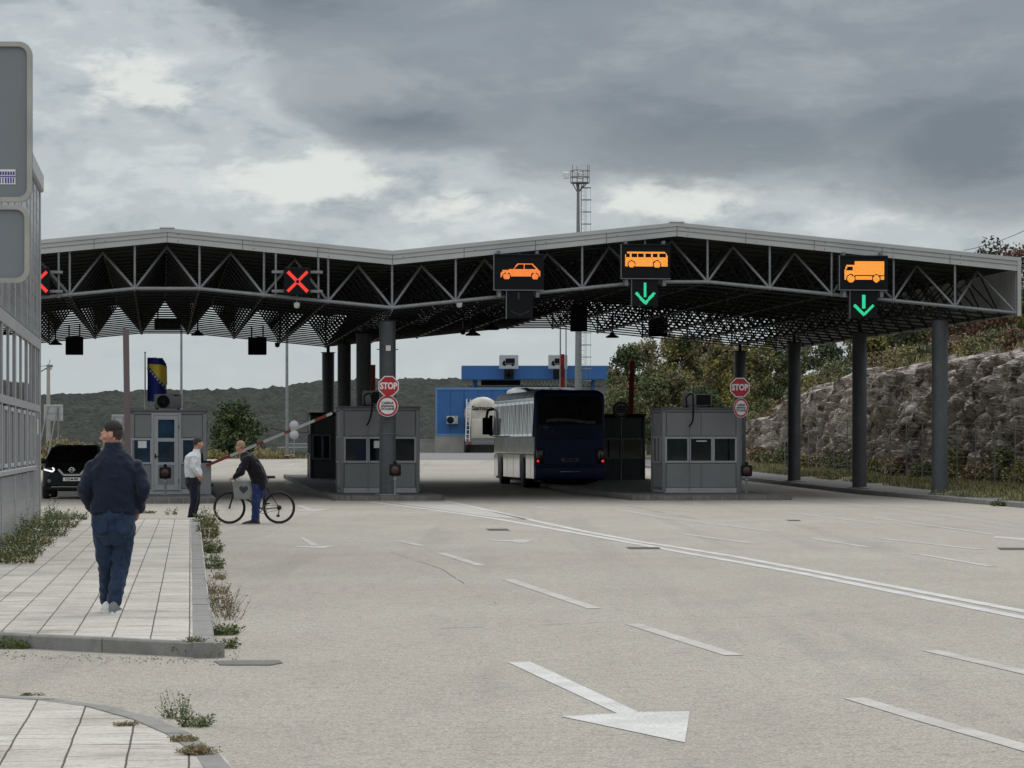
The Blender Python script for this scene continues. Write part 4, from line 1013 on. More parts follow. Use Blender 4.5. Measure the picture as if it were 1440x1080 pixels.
for sx in (-1,1):
    m=MB(); X_=lambda a: sx*a
    pts=[(.84,.86),(.56,.80),(.50,.88),(.54,.95),(.82,.97)]
    m.prism([(X_(a),b) for a,b in (pts if sx>0 else pts[::-1])],-.01,.2,ax=1); hl=m.build('headlamp',mat('dark_lamp_glass',(.02,.02,.022),.15,coat=.7),suv)
    m=MB()
    for (a,b) in (((.83,.90),(.58,.83)),((.58,.83),(.52,.895)),((.52,.895),(.58,.95))):
        q=seg(X_(a[0]),a[1],X_(b[0]),b[1],.048); m.add([(x,-.03,z) for x,z in q],[(0,1,2,3)]); m.add([(x,-.03,z) for x,z in q],[(3,2,1,0)])
    m.build('lit_strip',M['drl'],hl)
    m=MB(); m.bbox(sx*1.0-.11,sx*1.0+.11,1.35,1.5,1.06,1.22,.04,seg=2); m.tube((sx*.88,1.45,1.1),(sx*1.0,1.45,1.12),.03,n=6); m.build('mirror',M['carblack'],suv)
    m=MB(); m.lathe([(0,-.03),(.05,-.02)],12,M=TR(sx*.68,.02,.55),ax=1); m.build('fog_lamp',M['grey'],suv)
    for y in (.85,3.65): add_wheel(suv,sx*.80,y,.36,.24)
m=MB(); m.prism([(-.42,.90),(-.30,.72),(.30,.72),(.42,.90),(.40,.58),(-.40,.58)],-.025,.03,ax=1); m.build('grille',M['black'],suv)
m=MB()
for s0,s1 in (((-.40,.90),(-.24,.73)),((-.24,.73),(.24,.73)),((.24,.73),(.40,.90))): m.prism(seg(*s0,*s1,.055),-.05,-.02,ax=1)
m.build('chrome_trim',M['chrome'],suv)
m=MB(); m.lathe([(.06,-.05),(.085,-.055),(.085,-.03),(.06,-.03)],20,M=TR(0,0,.88),ax=1); m.box(-.11,.11,-.055,-.03,.865,.895); m.build('badge',M['chrome'],suv)
m=MB(); m.bbox(-.26,.26,-.05,-.02,.545,.655,.006); pl=m.build('licence_plate',M['white'],suv)
m=text_mb('K23-M-400',.105,.002,.002,.8)
for v in m.v: v.y-=.053; v.z+=.60
m.build('lettering',M['black'],pl)
m=MB(); m.bbox(-.62,.62,-.03,.05,.36,.39,.01); m.build('bumper_strip',M['chrome'],suv)
m=MB(); m.bbox(-.86,.86,.0,.3,.24,.42,.05); m.build('bumper',M['black'],suv)

# tanker lorry at the far checkpoint
tp=G(681,638); tank=thing('tanker_lorry','dusty cream tanker lorry with a ladder on its back, waiting at the blue checkpoint','lorry',tuple(tp),TH)
m=MB(); rr=[]
def oval(y,sx,sz,zc): return [(sx*math.cos(2*math.pi*k/24),y,zc+sz*math.sin(2*math.pi*k/24)) for k in range(24)]
m.loft([oval(.45,.2,.2,2.6),oval(.32,.75,.8,2.62),oval(.5,1.02,1.08,2.64),oval(.9,1.18,1.15,2.64),oval(9,1.18,1.15,2.64),oval(9.6,.6,.6,2.64)]); m.build('tank',M['cream'],tank)
m=MB(); m.bbox(-.85,.95,.22,.5,.95,2.3,.08,seg=2); m.build('rear_cabinet',M['cream'],tank)
m=MB(); m.box(-1.2,1.2,.1,9,.75,.95); m.bbox(-1.25,1.25,.02,.15,.55,.78,.02); m.build('chassis',M['grey'],tank)
m=MB()
for q in (-1.25,-1.0): m.tube((q,.05,.8),(q+.08,.12,3.6),.035,n=6)
for k in range(9): z=.95+k*.3; m.tube((-1.24+k*.009,.08,z),(-1.0+k*.009,.08,z),.025,n=5)
m.build('ladder',M['white'],tank)
m=text_mb('Samaco',.42,.002,.012,1.1)
for v in m.v: v.y+=.38+.2*abs(v.x)*.3; v.z+=3.02; v.x-=.1
m.v=[Vector((v.x,v.y-.12,v.z)) for v in m.v]; m.build('lettering',M['black'],tank)
for x in (-1,1):
    for y in (1.4,2.7,4.0,8.2): add_wheel(tank,x*1.05,y,.48,.3)
    m=MB(); m.bbox(x*1.0-.16,x*1.0+.16,-.01,.03,.58,.74,.02); m.build('tail_light',M['redpaint'],tank)
m=MB(); m.bbox(-1.2,1.2,9.9,12.2,.7,3.2,.15,seg=2); m.build('cab',M['cream'],tank)

# ------------------------------------------------------------------ blue checkpoint far behind
M['blue']=mat('bright_blue_cladding',(.028,.115,.31),.45,.1,.08,1.0)
M['bluelight']=mat('light_blue_trim',(.11,.24,.44),.45,.1,.08,1)
M['conc']=mat('stained_concrete_wall',(.30,.29,.26),.85,0,.25,.8,.4,20)
YB2=217; bo=(PX(614,YB2),YB2,gz(YB2)); bc=thing('blue_checkpoint','bright blue clad checkpoint building on a concrete base behind the tanker','building',bo,R(1.0))
s_=F/YB2; tz=lambda py: PZ(py,YB2)-gz(YB2)
Wb=5.6
m=MB()
for k in range(6): m.bbox(k*Wb/6+.01,(k+1)*Wb/6-.01,0,.1,tz(611),tz(548),.01)
m.box(0.02,Wb,.05,7,tz(611),tz(548)); m.build('wall',M['blue'],bc)
m=MB(); m.box(-.1,Wb+.05,-.04,7.1,tz(548),tz(545)); m.box(-.08,.04,-.02,.05,tz(611),tz(548)); m.box(-.08,Wb+.05,-.03,.05,tz(613),tz(610)); m.build('trim',M['bluelight'],bc)
m=MB(); m.box(-.12,Wb,.0,7,-.6,tz(613)); m.build('base',M['conc'],bc)
m=MB(); m.tube((2.05,-.12,tz(610)),(2.05,-.12,tz(560)),.09,n=8); m.build('downpipe',M['bluelight'],bc)
low=thing('low_wall','low concrete wall running left from the blue checkpoint','wall',(PX(585,219),219,gz(219)),R(1.0))
m=MB(); m.bbox(0,2.0,0,.3,-.6,(637-620)/21,.02); m.bbox(-.02,2.0,-.04,.34,.81,.9,.01); m.build('wall',M['conc'],low)
M['acw']=M['frame']
ac_unit(628,644,585,597,YB2-.5,'white air conditioner on the blue wall of the checkpoint','fan',R(1.0),'frame')
ro=thing('blue_canopy','long flat blue canopy roof above the far lorry lanes','canopy',(PX(649,226),226,gz(226)),R(1.0))
s2=F/226; L2=209/s2
tz=lambda py: PZ(py,226)-gz(226)
m=MB(); m.bbox(0,L2,0,9,tz(534),tz(514),.04); m.build('roof_band',M['blue'],ro)
m=MB(); m.box(.2,L2-.2,-.012,0,tz(515),tz(514.3)); m.build('trim',M['bluelight'],ro)
m=MB()
for k in range(22):
    x=4.2+k*.27; m.tube((x,1.5,tz(535)),(x+.135,1.5,tz(543)),.03,n=4); m.tube((x+.135,1.5,tz(543)),(x+.27,1.5,tz(535)),.03,n=4)
m.tube((.4,1.5,tz(543)),(L2-.4,1.5,tz(543)),.05,n=6); m.build('truss',M['steel'],ro)
for x in (.95,9.3):
    m=MB(); m.tube((x,1.2,0),(x,1.2,tz(534)),.17,n=14); m.build('column',M['blue'],ro)
m=MB(); m.box(1.4,4.2,2,2.2,tz(541),tz(534)); m.build('beam',M['black'],ro)
for x0,lbl,lit in ((702,'left white lorry sign box over the blue canopy, with green arrow below',True),(771,'right white lorry sign box over the blue canopy, behind the thin posts',False)):
    Y=225.3; t=thing('lorry_lane_sign',lbl,'lane sign',(PX(x0,Y),Y,PZ(519,Y)),0,'lorry signs on the blue canopy'); q=Y/F
    m=MB(); m.bbox(0,27*q,0,.3,0,20*q,.03); b_=m.build('sign_box',[M['frame']],t)
    m=MB(); m.box(9*q,22*q,-.01,0,8*q,15*q); m.add([(4.5*q,-.01,6*q),(8.5*q,-.01,6*q),(8.5*q,-.01,12*q),(6*q,-.01,11.5*q),(4.5*q,-.01,9*q)],[(0,1,2,3,4)])
    for cx_ in (7.5,19): m.lathe([(0,-.015),(1.8*q,-.015),(1.8*q,0)],12,M=TR(cx_*q,0,6*q),ax=1)
    m.box(5*q,22*q,-.01,0,6.2*q,7.4*q); m.build('pictogram',M['board'],b_)
    m=MB(); m.bbox(7*q,20.5*q,-.05,.25,-14*q,-.01,.03); b_=m.build('arrow_box',M['board'],t)
    if lit:
        m=MB()
        for sgq in (seg(13.7,-2.5,13.7,-10,1.4),seg(10,-7,13.9,-11,1.5),seg(13.5,-11,17.6,-7,1.5)): m.add([(x*q,-.06,z*q) for x,z in sgq],[(0,1,2,3)]); m.add([(x*q,-.06,z*q) for x,z in sgq],[(3,2,1,0)])
        m.build('arrow',mat('dim_green_arrow',(.12,.40,.12),.5),b_)

# high floodlight mast
Ym=205; mo=(PX(813,Ym),Ym,gz(Ym)); ms=thing('floodlight_mast','tall grey floodlight mast with caged ladder rising behind the canopy','mast',mo); sq=Ym/F
zz=lambda py: PZ(py,Ym)-gz(Ym)
m=MB(); m.tube((0,0,0),(0,0,zz(258)),.26,.085,14); m.build('mast_pole',M['steel'],ms)
m=MB(); z0,z1=zz(257),zz(240); rr_=13*sq
for z_ in (z0,zz(249),z1): m.torus((.12,0,z_),rr_,.03,ax=2,n=20,k=5)
for k in range(10): t=k*math.pi/5; m.tube((.12+rr_*math.cos(t),rr_*math.sin(t),z0-.02),(.12+rr_*math.cos(t),rr_*math.sin(t),z1+(.35 if k%3==0 else 0)),.022,n=5)
m.lathe([(0,z0-.05),(rr_,z0-.05),(rr_,z0),(0,z0)],20,M=TR(.12,0,0)); m.build('platform_cage',M['steel'],ms)
m=MB()
for k in range(5): t=k*2*math.pi/5+.4; m.tube((.05*math.cos(t),.05*math.sin(t),zz(270)),(.12+rr_*.85*math.cos(t),rr_*.85*math.sin(t),z0),.035,n=5)
m.build('strut',M['steel'],ms)
for dx,dz,s3 in ((-.75,.0,1),(-.1,.05,1),(.15,-.02,-1),(.45,.02,1)):
    m=MB(); m.bbox(dx-.17,dx+.17,-.35,-.1,zz(247)+dz-.2,zz(247)+dz+.2,.03); m.build('floodlight',M['white'],ms)
m=MB(); m.bbox(-.98,-.6,-.3,.1,zz(246)-.1,zz(242),.04); m.build('floodlight',M['white'],ms)
m=MB(); lx=8*sq; z=zz(640)
m.tube((lx-.17,0,zz(258)),(lx-.17,0,.5),.03,n=5); m.tube((lx+.02,0,zz(262)),(lx+.02,0,.5),.012,n=4)
zc=zz(264)
while zc>1:
    m.torus((lx+.18,0,zc),.3,.022,ax=2,n=16,k=4); m.tube((lx-.17,0,zc),(.1,0,zc),.02,n=4) if int(zc)%3==0 else None; zc-=17*sq
for q in (.1,.18,.42): m.tube((lx+q,-.15,zz(264)),(lx+q,-.15,2.5),.012,n=4)
zc=1.0
while zc<zz(258): m.tube((lx-.17,0,zc),(lx+.02,0,zc),.012,n=4); zc+=.3
m.build('ladder',M['steel'],ms)
def post(name,px,py0,py1,Y,r,label,cat,mt='steel',group=None,r2=None):
    t=thing(name,label,cat,(PX(px,Y),Y,PZ(py1,Y)),0,group); h=(py1-py0)/F*Y
    m=MB(); m.tube((0,0,0),(0,0,h),r,r2 or r*.7,12); m.build('post',M[mt],t); m=MB(); m.lathe([(0,.06),(r*1.8,.05),(r*1.9,0)],12); m.build('base_plate',M[mt],t); return t,h
for a in (('street_lamp',403.5,410,641,186,.10,'tall grey lamp post beyond the raised barrier','street lamp'),
          ('street_lamp',255,425,640,165,.075,'grey lamp post right of the flag','street lamp'),
          ('street_lamp',788,440,640,190,.06,'thin grey post over the blue canopy, left of a pair','street lamp'),
          ('street_lamp',796,440,640,194,.05,'thin grey post over the blue canopy, right of a pair','street lamp')):
    t,h=post(*a,group='lamp posts beyond the canopy'); m=MB(); m.tube((0,0,h),(0,-.8,h+.15),.04,n=6); m.bbox(-.15,.15,-1.5,-.8,h+.1,h+.22,.03); m.build('lamp_head',M['grey'],t)
t,h=post('utility_pole',68,514,645,188,.14,'weathered utility pole with wires left of the dark SUV','utility pole','conc',r2=.10)
m=MB(); m.tube((-.15,0,h-.2),(.2,0,h-.2),.04,n=5); m.tube((0,0,h),(.12,0,h+.35),.02,n=5); m.bbox(-.1,.25,-.1,.1,h-.12,h+.05,.02); m.build('crossarm',M['grey'],t)
m=MB(); m.path([(-.1,0,h-.15),(-1.5,0,h-1.0),(-4,0,h-3.8),(-6,0,h-5.2)],.03,5); m.path([(0,0,h),(-3,0,h-.35),(-8,0,h+.2)],.018,4); m.build('wire',M['black'],t)
def wire(p,q,sag,r,label):
    m=MB(); m.path([p.lerp(q,k/12)-Vector((0,0,sag*4*(k/12)*(1-k/12))) for k in range(13)],r,4); tag(m.build('overhead_wire',M['black']),label,'wire')
wire(P(57,631,188),P(180,634,188),.25,.022,'low wire strung behind the dark SUV'); wire(P(380,602,186),P(440,608,186),.1,.025,'low wire beyond the round sign backs')
wire(P(1355,352,200),P(1500,290,190),.4,.018,'thin overhead wire in the sky above the right end of the canopy')
# notice board backs on slanted legs
def board_back(x0,x1,y0,y1,Y,legs,foot,label):
    t=thing('sign_board',label,'sign board',(PX((x0+x1)/2,Y),Y,PZ(foot,Y)),0,'backs of white sign boards'); q=Y/F; cx_=(x0+x1)/2
    X_=lambda p:(p-cx_)*q; Z_=lambda p:(foot-p)*q
    m=MB(); m.bbox(X_(x0),X_(x1),0,.04,Z_(y1),Z_(y0),.01)
    for yy in (y0+2,(y0+y1)/2,y1-2): m.box(X_(x0)+.03,X_(x1)-.03,-.03,0,Z_(yy)-.02,Z_(yy)+.02)
    m.build('panel',M['frame'],t); 
    for a,b,d in legs: m=MB(); m.tube((X_(a),-.05,Z_(y0+3)),(X_(b),-.05-d,0),.035,n=6); m.build('leg',M['steel'],t)
board_back(61.5,88.5,569,592,150,[(68,55,.6),(81,70,.6),(82,82,0)],642,'white sign board back on slanted legs left of the dark SUV')
board_back(157,176,583,606,140,[(160,152,.4),(174,170,.4)],646,'white sign board back behind the head of the man in the navy jacket')
t,h=post('road_sign',413.5,590,642,184,.035,'two round sign backs on one post beyond the barrier','sign','steel')
for zc_,r_ in (((642-598)/F*184,.27),((642-611.5)/F*184,.27)): m=MB(); m.lathe([(0,0),(r_,0),(r_,.02),(0,.02)],24,M=TR(0,-.04,zc_),ax=1); m.build('sign_disc',M['frame'],t)
# guard rail
gr=thing('guard_rail','grey double steel guard rail along the far edge of the pavement','guard rail',(PX(385,189),189,gz(189)))
m=MB()
for zc_,yy in ((.55,0),(.32,.5),(.75,1.2)):
    for u in (-.08,0,.08): m.tube((0.2 if zc_<.7 else .8,yy,zc_+u),(7.2,yy+.25,zc_+u),.045,n=6)
m.build('rail',M['steel'],gr)
for k in range(4): m=MB(); m.box(.6+k*1.7,.7+k*1.7,.05,.15,-.1,.7); m.build('post',M['steel'],gr)
gr=thing('fence','thin dark wire fence behind the round tree, left of the guard rail','fence',(PX(286,196),196,gz(190)))
m=MB()
for k in range(9): m.tube((k*.65,0,0),(k*.65,0,1.1),.02,n=4)
for z in (.3,.6,.9,1.08): m.tube((0,0,z),(5.2,0,z),.01,n=4)
m.build('wire_mesh',M['grey'],gr)
# flag
Yf=128; fl=thing('flag_pole','blue and yellow starred flag on a slim white pole behind the booth','flag',(PX(204,Yf),Yf,gz(Yf))); q=Yf/F; gzf=gz(Yf)
m=MB(); m.tube((0,0,0),(0,0,PZ(497,Yf)-gzf),.04,.025,10); m.lathe([(0,-.05),(.05,0),(0,.05)],10,M=TR(0,0,PZ(496,Yf)-gzf)); m.build('pole',M['white'],fl)
def fpt(px,py,d=0): return Vector(((px-204)*q, .12*math.sin((px-204)*.22)+.05*math.sin(py*.12)+d, PZ(py,Yf)-gzf))
def fgrid(name,inside,material,d=0,par=None,step=.75):
    m=MB(); y=502.0
    while y<566:
        x=207.0
        while x<235.5:
            if inside(x+step/2,y+step/2):
                c=[fpt(x,y+step,d),fpt(x+step,y+step,d),fpt(x+step,y,d),fpt(x,y,d)]; m.add(c,[(0,1,2,3)],0,True)
            x+=step
        y+=step
    return m.build(name,material,par)
outl=[(207,502.5),(229,503.5),(234,512),(235,520),(234,554),(233.5,565),(205.8,564.5),(206.5,530)]
inY=lambda x,y: in_poly((x,y),[(208,511.5),(228,513),(234.5,516),(235,522),(234,545),(209,515)])
cloth=fgrid('cloth',lambda x,y: in_poly((x,y),outl) and not inY(x,y),mat('flag_blue_cloth',(.014,.028,.27),.8,0,.12,4),0,fl)
fgrid('yellow_triangle',lambda x,y: in_poly((x,y),outl) and inY(x,y),mat('flag_yellow_cloth',(1,.74,.09),.8,0,.08,4),0,cloth)
for k in range(8):
    cx_,cy_=207.8+k*3.55,517.5+k*4.05
    m=MB(); pts=[]
    for i in range(10): r_=2.5 if i%2==0 else 1.05; a=math.pi/2+i*math.pi/5+.15; pts.append(fpt(cx_+r_*math.cos(a),cy_-r_*math.sin(a),-.02))
    m.add(pts,[tuple(range(10))]); m.build('star',mat('flag_white_star',(.75,.75,.77),.8) if k==0 else bpy.data.materials['flag_white_star'],cloth)

# ------------------------------------------------------------------ aluminium building on the left
cA=math.atan(485/F); ab=thing('aluminium_building','two-storey grey aluminium-clad building with a band of windows at the left edge','building',(-9.27,62.8,0),-math.pi/2+cA)
def TW(px): k=(px-720)/F+.1078; return (62.8+2.5/k)/math.cos(cA)
M['alu']=mat('weathered_aluminium_cladding',(.31,.325,.345),.30,.55,.10,.35,0,stretch=(1,1,3))
M['alu2']=mat('pale_aluminium_frame',(.36,.37,.38),.4,.4,.1,3)
LW=26
m=MB(); m.box(.02,LW,-9,-.06,-.2,6.9); m.box(0,.02,-9,-.05,-.2,6.9); m.build('wall',M['alu'],ab)
def panels(x0,x1,z0,z1,nx_,nz_,name='cladding_panel'):
    m=MB()
    for i in range(nx_):
        for j in range(nz_):
            m.bbox(x0+(x1-x0)*i/nx_+.012,x0+(x1-x0)*(i+1)/nx_-.012,-.06,.0,z0+(z1-z0)*j/nz_+.006,z0+(z1-z0)*(j+1)/nz_-.006,.008)
    return m.build(name,M['alu'],ab)
for x0,x1 in ((.2,3.0),(3.0,5.8),(5.8,10.3),(10.3,14.6),(14.6,18.8),(18.8,23),(23,25.6)): panels(x0,x1,3.74,6.6,1,1); panels(x0 if x0>.3 else 2.4,x1,.12,1.16,1,1)
panels(.2,2.3,.12,2.28,1,1)
m=MB()
for k in range(11): z=3.95+k*.25; m.box(.22,25.5,-.002,.006,z,z+.018)
for k in range(4): z=.32+k*.22; m.box(.22,25.5,-.002,.006,z,z+.018)
m.build('horizontal_rib',M['alu'],ab)
for x in (1.6,3.0,4.4,5.8,8.0,10.3,12.5,14.6,16.7,18.8):
    m=MB(); m.bbox(x-.06,x+.06,-.02,.016,3.75,6.58,.004); m.build('joint_strip',M['alu2'],ab)
    if x in (3.0,5.8,10.3,14.6): m=MB(); m.bbox(x-.05,x+.05,-.02,.014,.1,1.17,.004); m.build('joint_strip',M['alu2'],ab)
m=MB(); m.bbox(-.06,LW,-.5,.08,6.60,6.95,.03); m.build('parapet_cap',M['alu2'],ab)
m=MB(); m.bbox(-.03,.12,-.15,.025,-.1,6.59,.01); m.build('corner_trim',M['alu2'],ab)
m=MB(); m.bbox(.14,LW,-.05,.035,3.50,3.70,.01); m.build('header_band',M['alu2'],ab)
m=MB(); m.bbox(2.4,LW,-.05,.045,1.18,1.26,.01); m.build('sill',M['alu2'],ab)
bays=[.35,2.4,5.8,10.3,14.6,18.8,23.0]
for i,(u,v) in enumerate(zip(bays,bays[1:])):
    mid=(u+v)/2; PF=.018
    m=MB()
    for (xa,xb) in ((u,u+.16),(v-.16,v)): m.bbox(xa,xb,-.05,PF,2.42,3.495,.004)
    m.bbox(mid-.06,mid+.06,-.05,PF-.004,2.42,3.495,.004); m.bbox(u,v,-.05,PF+.004,2.29,2.415,.004)
    w_=m.build('upper_window',M['alu2'],ab)
    for (xa,xb) in ((u+.16,mid-.06),(mid+.06,v-.16)): m=MB(); m.box(xa,xb,-.02,-.008,2.415,3.495); m.build('pane',M['glass_sky'],w_)
    if i==0: continue
    m=MB()
    for (xa,xb) in ((u,u+.16),(v-.16,v),(mid-.07,mid+.07)): m.bbox(xa,xb,-.05,PF,1.262,2.285,.004)
    w_=m.build('lower_window',M['alu2'],ab)
    for (xa,xb) in ((u+.16,mid-.07),(mid+.07,v-.16)):
        m=MB(); m.box(xa,xb,-.02,-.008,1.262,2.285); m.build('pane',M['glass_sky'],w_)
        c_=(xa+xb)/2; hw=(xb-xa)*.26; m=MB()
        for bx in ((c_-hw,c_-hw+.05,1.30,2.25),(c_+hw-.05,c_+hw,1.30,2.25),(c_-hw+.07,c_+hw-.07,1.30,1.36),(c_-hw+.07,c_+hw-.07,2.19,2.25)): m.bbox(bx[0],bx[1],-.007,.02,bx[2],bx[3],.003)
        m.build('opening_sash',M['frame'],w_)
m=MB(); m.box(.9,1.6,.005,.012,1.85,2.15); m.build('notice',mat('yellowed_notice',(.42,.38,.30),.7),ab)
# back of the big road sign at the top left
sg=thing('road_sign','large grey back of a two-panel road sign with pale rounded rim, top left','sign',(PX(-70,30),30.1,.1)); q=30/F
def round_rect(x0,x1,z0,z1,r):
    pts=[]
    for cx_,cz_,t0 in ((x1-r,z0+r,-90),(x1-r,z1-r,0),(x0+r,z1-r,90),(x0+r,z0+r,180)):
        for k in range(7): t=R(t0+15*k); pts.append((cx_+r*math.cos(t),cz_+r*math.sin(t)))
    return pts
M['signback']=mat('grey_sign_back',(.18,.20,.215),.6,.1,.06,2)
for (x1,y0,y1,nm) in ((43,57,283,'upper_panel'),(39.5,287,397,'lower_panel')):
    X1=(x1+70)*q; Z1=PZ(y0,30)-.1; Z0=PZ(y1,30)-.1
    m=MB(); m.prism(round_rect(-X1,X1,Z0,Z1,.12),0,.02,ax=1); o=m.build(nm,M['signback'],sg)
    m=MB(); a=round_rect(-X1,X1,Z0,Z1,.12); b=round_rect(-X1+.045,X1-.045,Z0+.045,Z1-.045,.085); n=len(a); vs=[(x,-.03,z) for x,z in a]+[(x,-.03,z) for x,z in b]+[(x,-.001,z) for x,z in b]+[(x,.03,z) for x,z in a]
    fs=[]
    for i in range(n): j=(i+1)%n; fs+= [(i,j,n+j,n+i),(n+i,n+j,2*n+j,2*n+i),(i,3*n+i,3*n+j,j)]
    m.add(vs,fs); m.build('rim',M['steelpale'] if 'steelpale' in M else M.setdefault('steelpale',mat('pale_metal_rim',(.36,.35,.33),.5,.2)),o)
m=MB(); X_=lambda px:(px+70)*q; Zs=lambda py: PZ(py,30)-.1
m.box(X_(-12),X_(19.5),-.006,-.002,Zs(258),Zs(237)); o=m.build('sticker',M['white'],sg)
m=MB(); rnd=random.Random(2)
for k in range(8):
    x=-10+k*3.7; m.box(X_(x),X_(x+2.4),-.009,-.006,Zs(245),Zs(240)); 
    m.box(X_(x),X_(x+1.3+rnd.random()),-.009,-.006,Zs(256.5),Zs(249))
m.box(X_(-12),X_(19.5),-.009,-.006,Zs(248),Zs(246.5)); m.build('sticker_print',mat('blue_print',(.03,.03,.22),.6),o)
m=MB()
for x in (-.25,.25): m.tube((x,.06,-.1),(x,.06,5.3),.045,n=12)
m.build('post',M['steel'],sg)
# ------------------------------------------------------------------ rock cutting, hillside, fence
def lerp_path(pts,u):
    for a,b in zip(pts,pts[1:]):
        if u<=b[0]: t=(u-a[0])/(b[0]-a[0]); return tuple(a[i]+(b[i]-a[i])*t for i in range(1,len(a)))
    return pts[-1][1:]
#       u    x     y    top z
CL=[(0,27,48,5.0),(20,23.2,76,5.3),(50,19.7,106,5.25),(60,18.5,115.8,5.2),(72,17.06,128,5.1),(84,15.55,140,4.9),(99,13.7,154.5,4.2),(109,12.5,164.9,2.9),(115,11.75,170.6,2.2),(125,10.8,180,1.5)]
def ridged(v): return 1-abs(noise.noise(v))*2
m=MB(); us=[i*.5 for i in range(0,100)]+[50+.10*i for i in range(0,720)]; us=[u for u in us if u<=120]; nz=64
cliff_top=[]
for u in us:
    x,y,zt_=lerp_path(CL,u); x2,y2,_=lerp_path(CL,u+1); d=Vector((x2-x,y2-y,0)).normalized(); n=Vector((-d.y,d.x,0)); n=-n if n.x>0 else n
    zt_+=.45*noise.noise(Vector((u*.35,1,0)))+.35*noise.noise(Vector((u*1.3,5,0)))+.12*noise.noise(Vector((u*4,8,0)))
    z0=gz(y)-.1
    for k in range(nz):
        t=k/(nz-1); z=z0+(zt_-z0)*min(1,t*1.0); ub=u+.75*z+.35*noise.noise(Vector((u*.5,z*.6,12)))
        dd=.60*ridged(Vector((ub*.22,z*.07,1.5)))+.55*ridged(Vector((ub*.60,z*.15,7.1)))+.36*ridged(Vector((ub*1.35,z*.35,3)))+.22*noise.noise(Vector((ub*2.6,z*1.1,9)))+.12*noise.noise(Vector((ub*5,z*3.0,4)))
        vd=noise.voronoi(Vector((ub*.95,z*.42,.3)))[0]; cr_=min(1,(vd[1]-vd[0])*5.0); dd-=.65*(1-cr_)
        vd=noise.voronoi(Vector((ub*2.6,z*1.25,4.3)))[0]; cr_=min(1,(vd[1]-vd[0])*3.5); dd-=.30*(1-cr_)
        back=.7*t**1.3+ (1.2*(t-.93)/.07 if t>.93 else 0)
        p=Vector((x,y,z))+n*(dd-back)
        m.v.append(p)
        if k==nz-1: cliff_top.append(p)
n1=len(us)
for i in range(n1-1):
    for k in range(nz-1): m.f.append([i*nz+k,(i+1)*nz+k,(i+1)*nz+k+1,i*nz+k+1]); m.m.append(0); m.s.append(False)
def rockmat():
    mm=bpy.data.materials.new('grey_limestone_rock'); nt2,N2,L2,b=nodes(mm); b.inputs['Roughness'].default_value=.9; b.inputs['Specular IOR Level'].default_value=.2
    n=noise_node(nt2,2.4,8,.72,stretch=(.8,.42,.6)); n2=noise_node(nt2,.22,5,.65); n3=noise_node(nt2,9,5,.7)
    a=ramp(nt2,n.outputs[0],[(.38,(.09,.073,.063)),(.45,(.32,.275,.24)),(.53,(.52,.46,.405)),(.64,(.64,.585,.525))])
    st=ramp(nt2,n2.outputs[0],[(.56,0.0),(.68,.7)]); c_=mix(nt2,st.outputs[0],a.outputs[0],(.19,.09,.06))
    c3=ramp(nt2,n3.outputs[0],[(.3,.6),(.6,1.05)]); L2.new(mix(nt2,1.0,c_,c3.outputs[0],'MULTIPLY'),b.inputs['Base Color']); bump(nt2,b,n.outputs[0],.9,.25); return mm
M['rock']=rockmat(); struct(m.build('rock_cutting',M['rock']))
m=MB(); st_=6; idx=list(range(0,n1,st_)); rows=16
def slope_pt(i,r):
    p=cliff_top[i]; u=us[i]; x,y,_=lerp_path(CL,u); x2,y2,_=lerp_path(CL,u+1); d=Vector((x2-x,y2-y,0)).normalized(); n=Vector((-d.y,d.x,0)); n=n if n.x>0 else -n
    L_=r/(rows-1); dist=45*L_**1.4; zz=p.z-.12+dist*(.045+.045*max(0,min(1,(78-u)/18)))+.25*noise.noise(Vector((p.x*.3+dist*.3,p.y*.3,2)))*(r>0)
    return Vector((p.x+n.x*dist,p.y+n.y*dist,zz))
for i in idx:
    for r in range(rows): m.v.append(slope_pt(i,r))
for a in range(len(idx)-1):
    for r in range(rows-1): m.f.append([a*rows+r,(a+1)*rows+r,(a+1)*rows+r+1,a*rows+r+1]); m.m.append(0); m.s.append(True)
struct(m.build('hillside',mat('dry_grass_slope',(.085,.08,.045),.95,0,.4,.8,.6,3)))

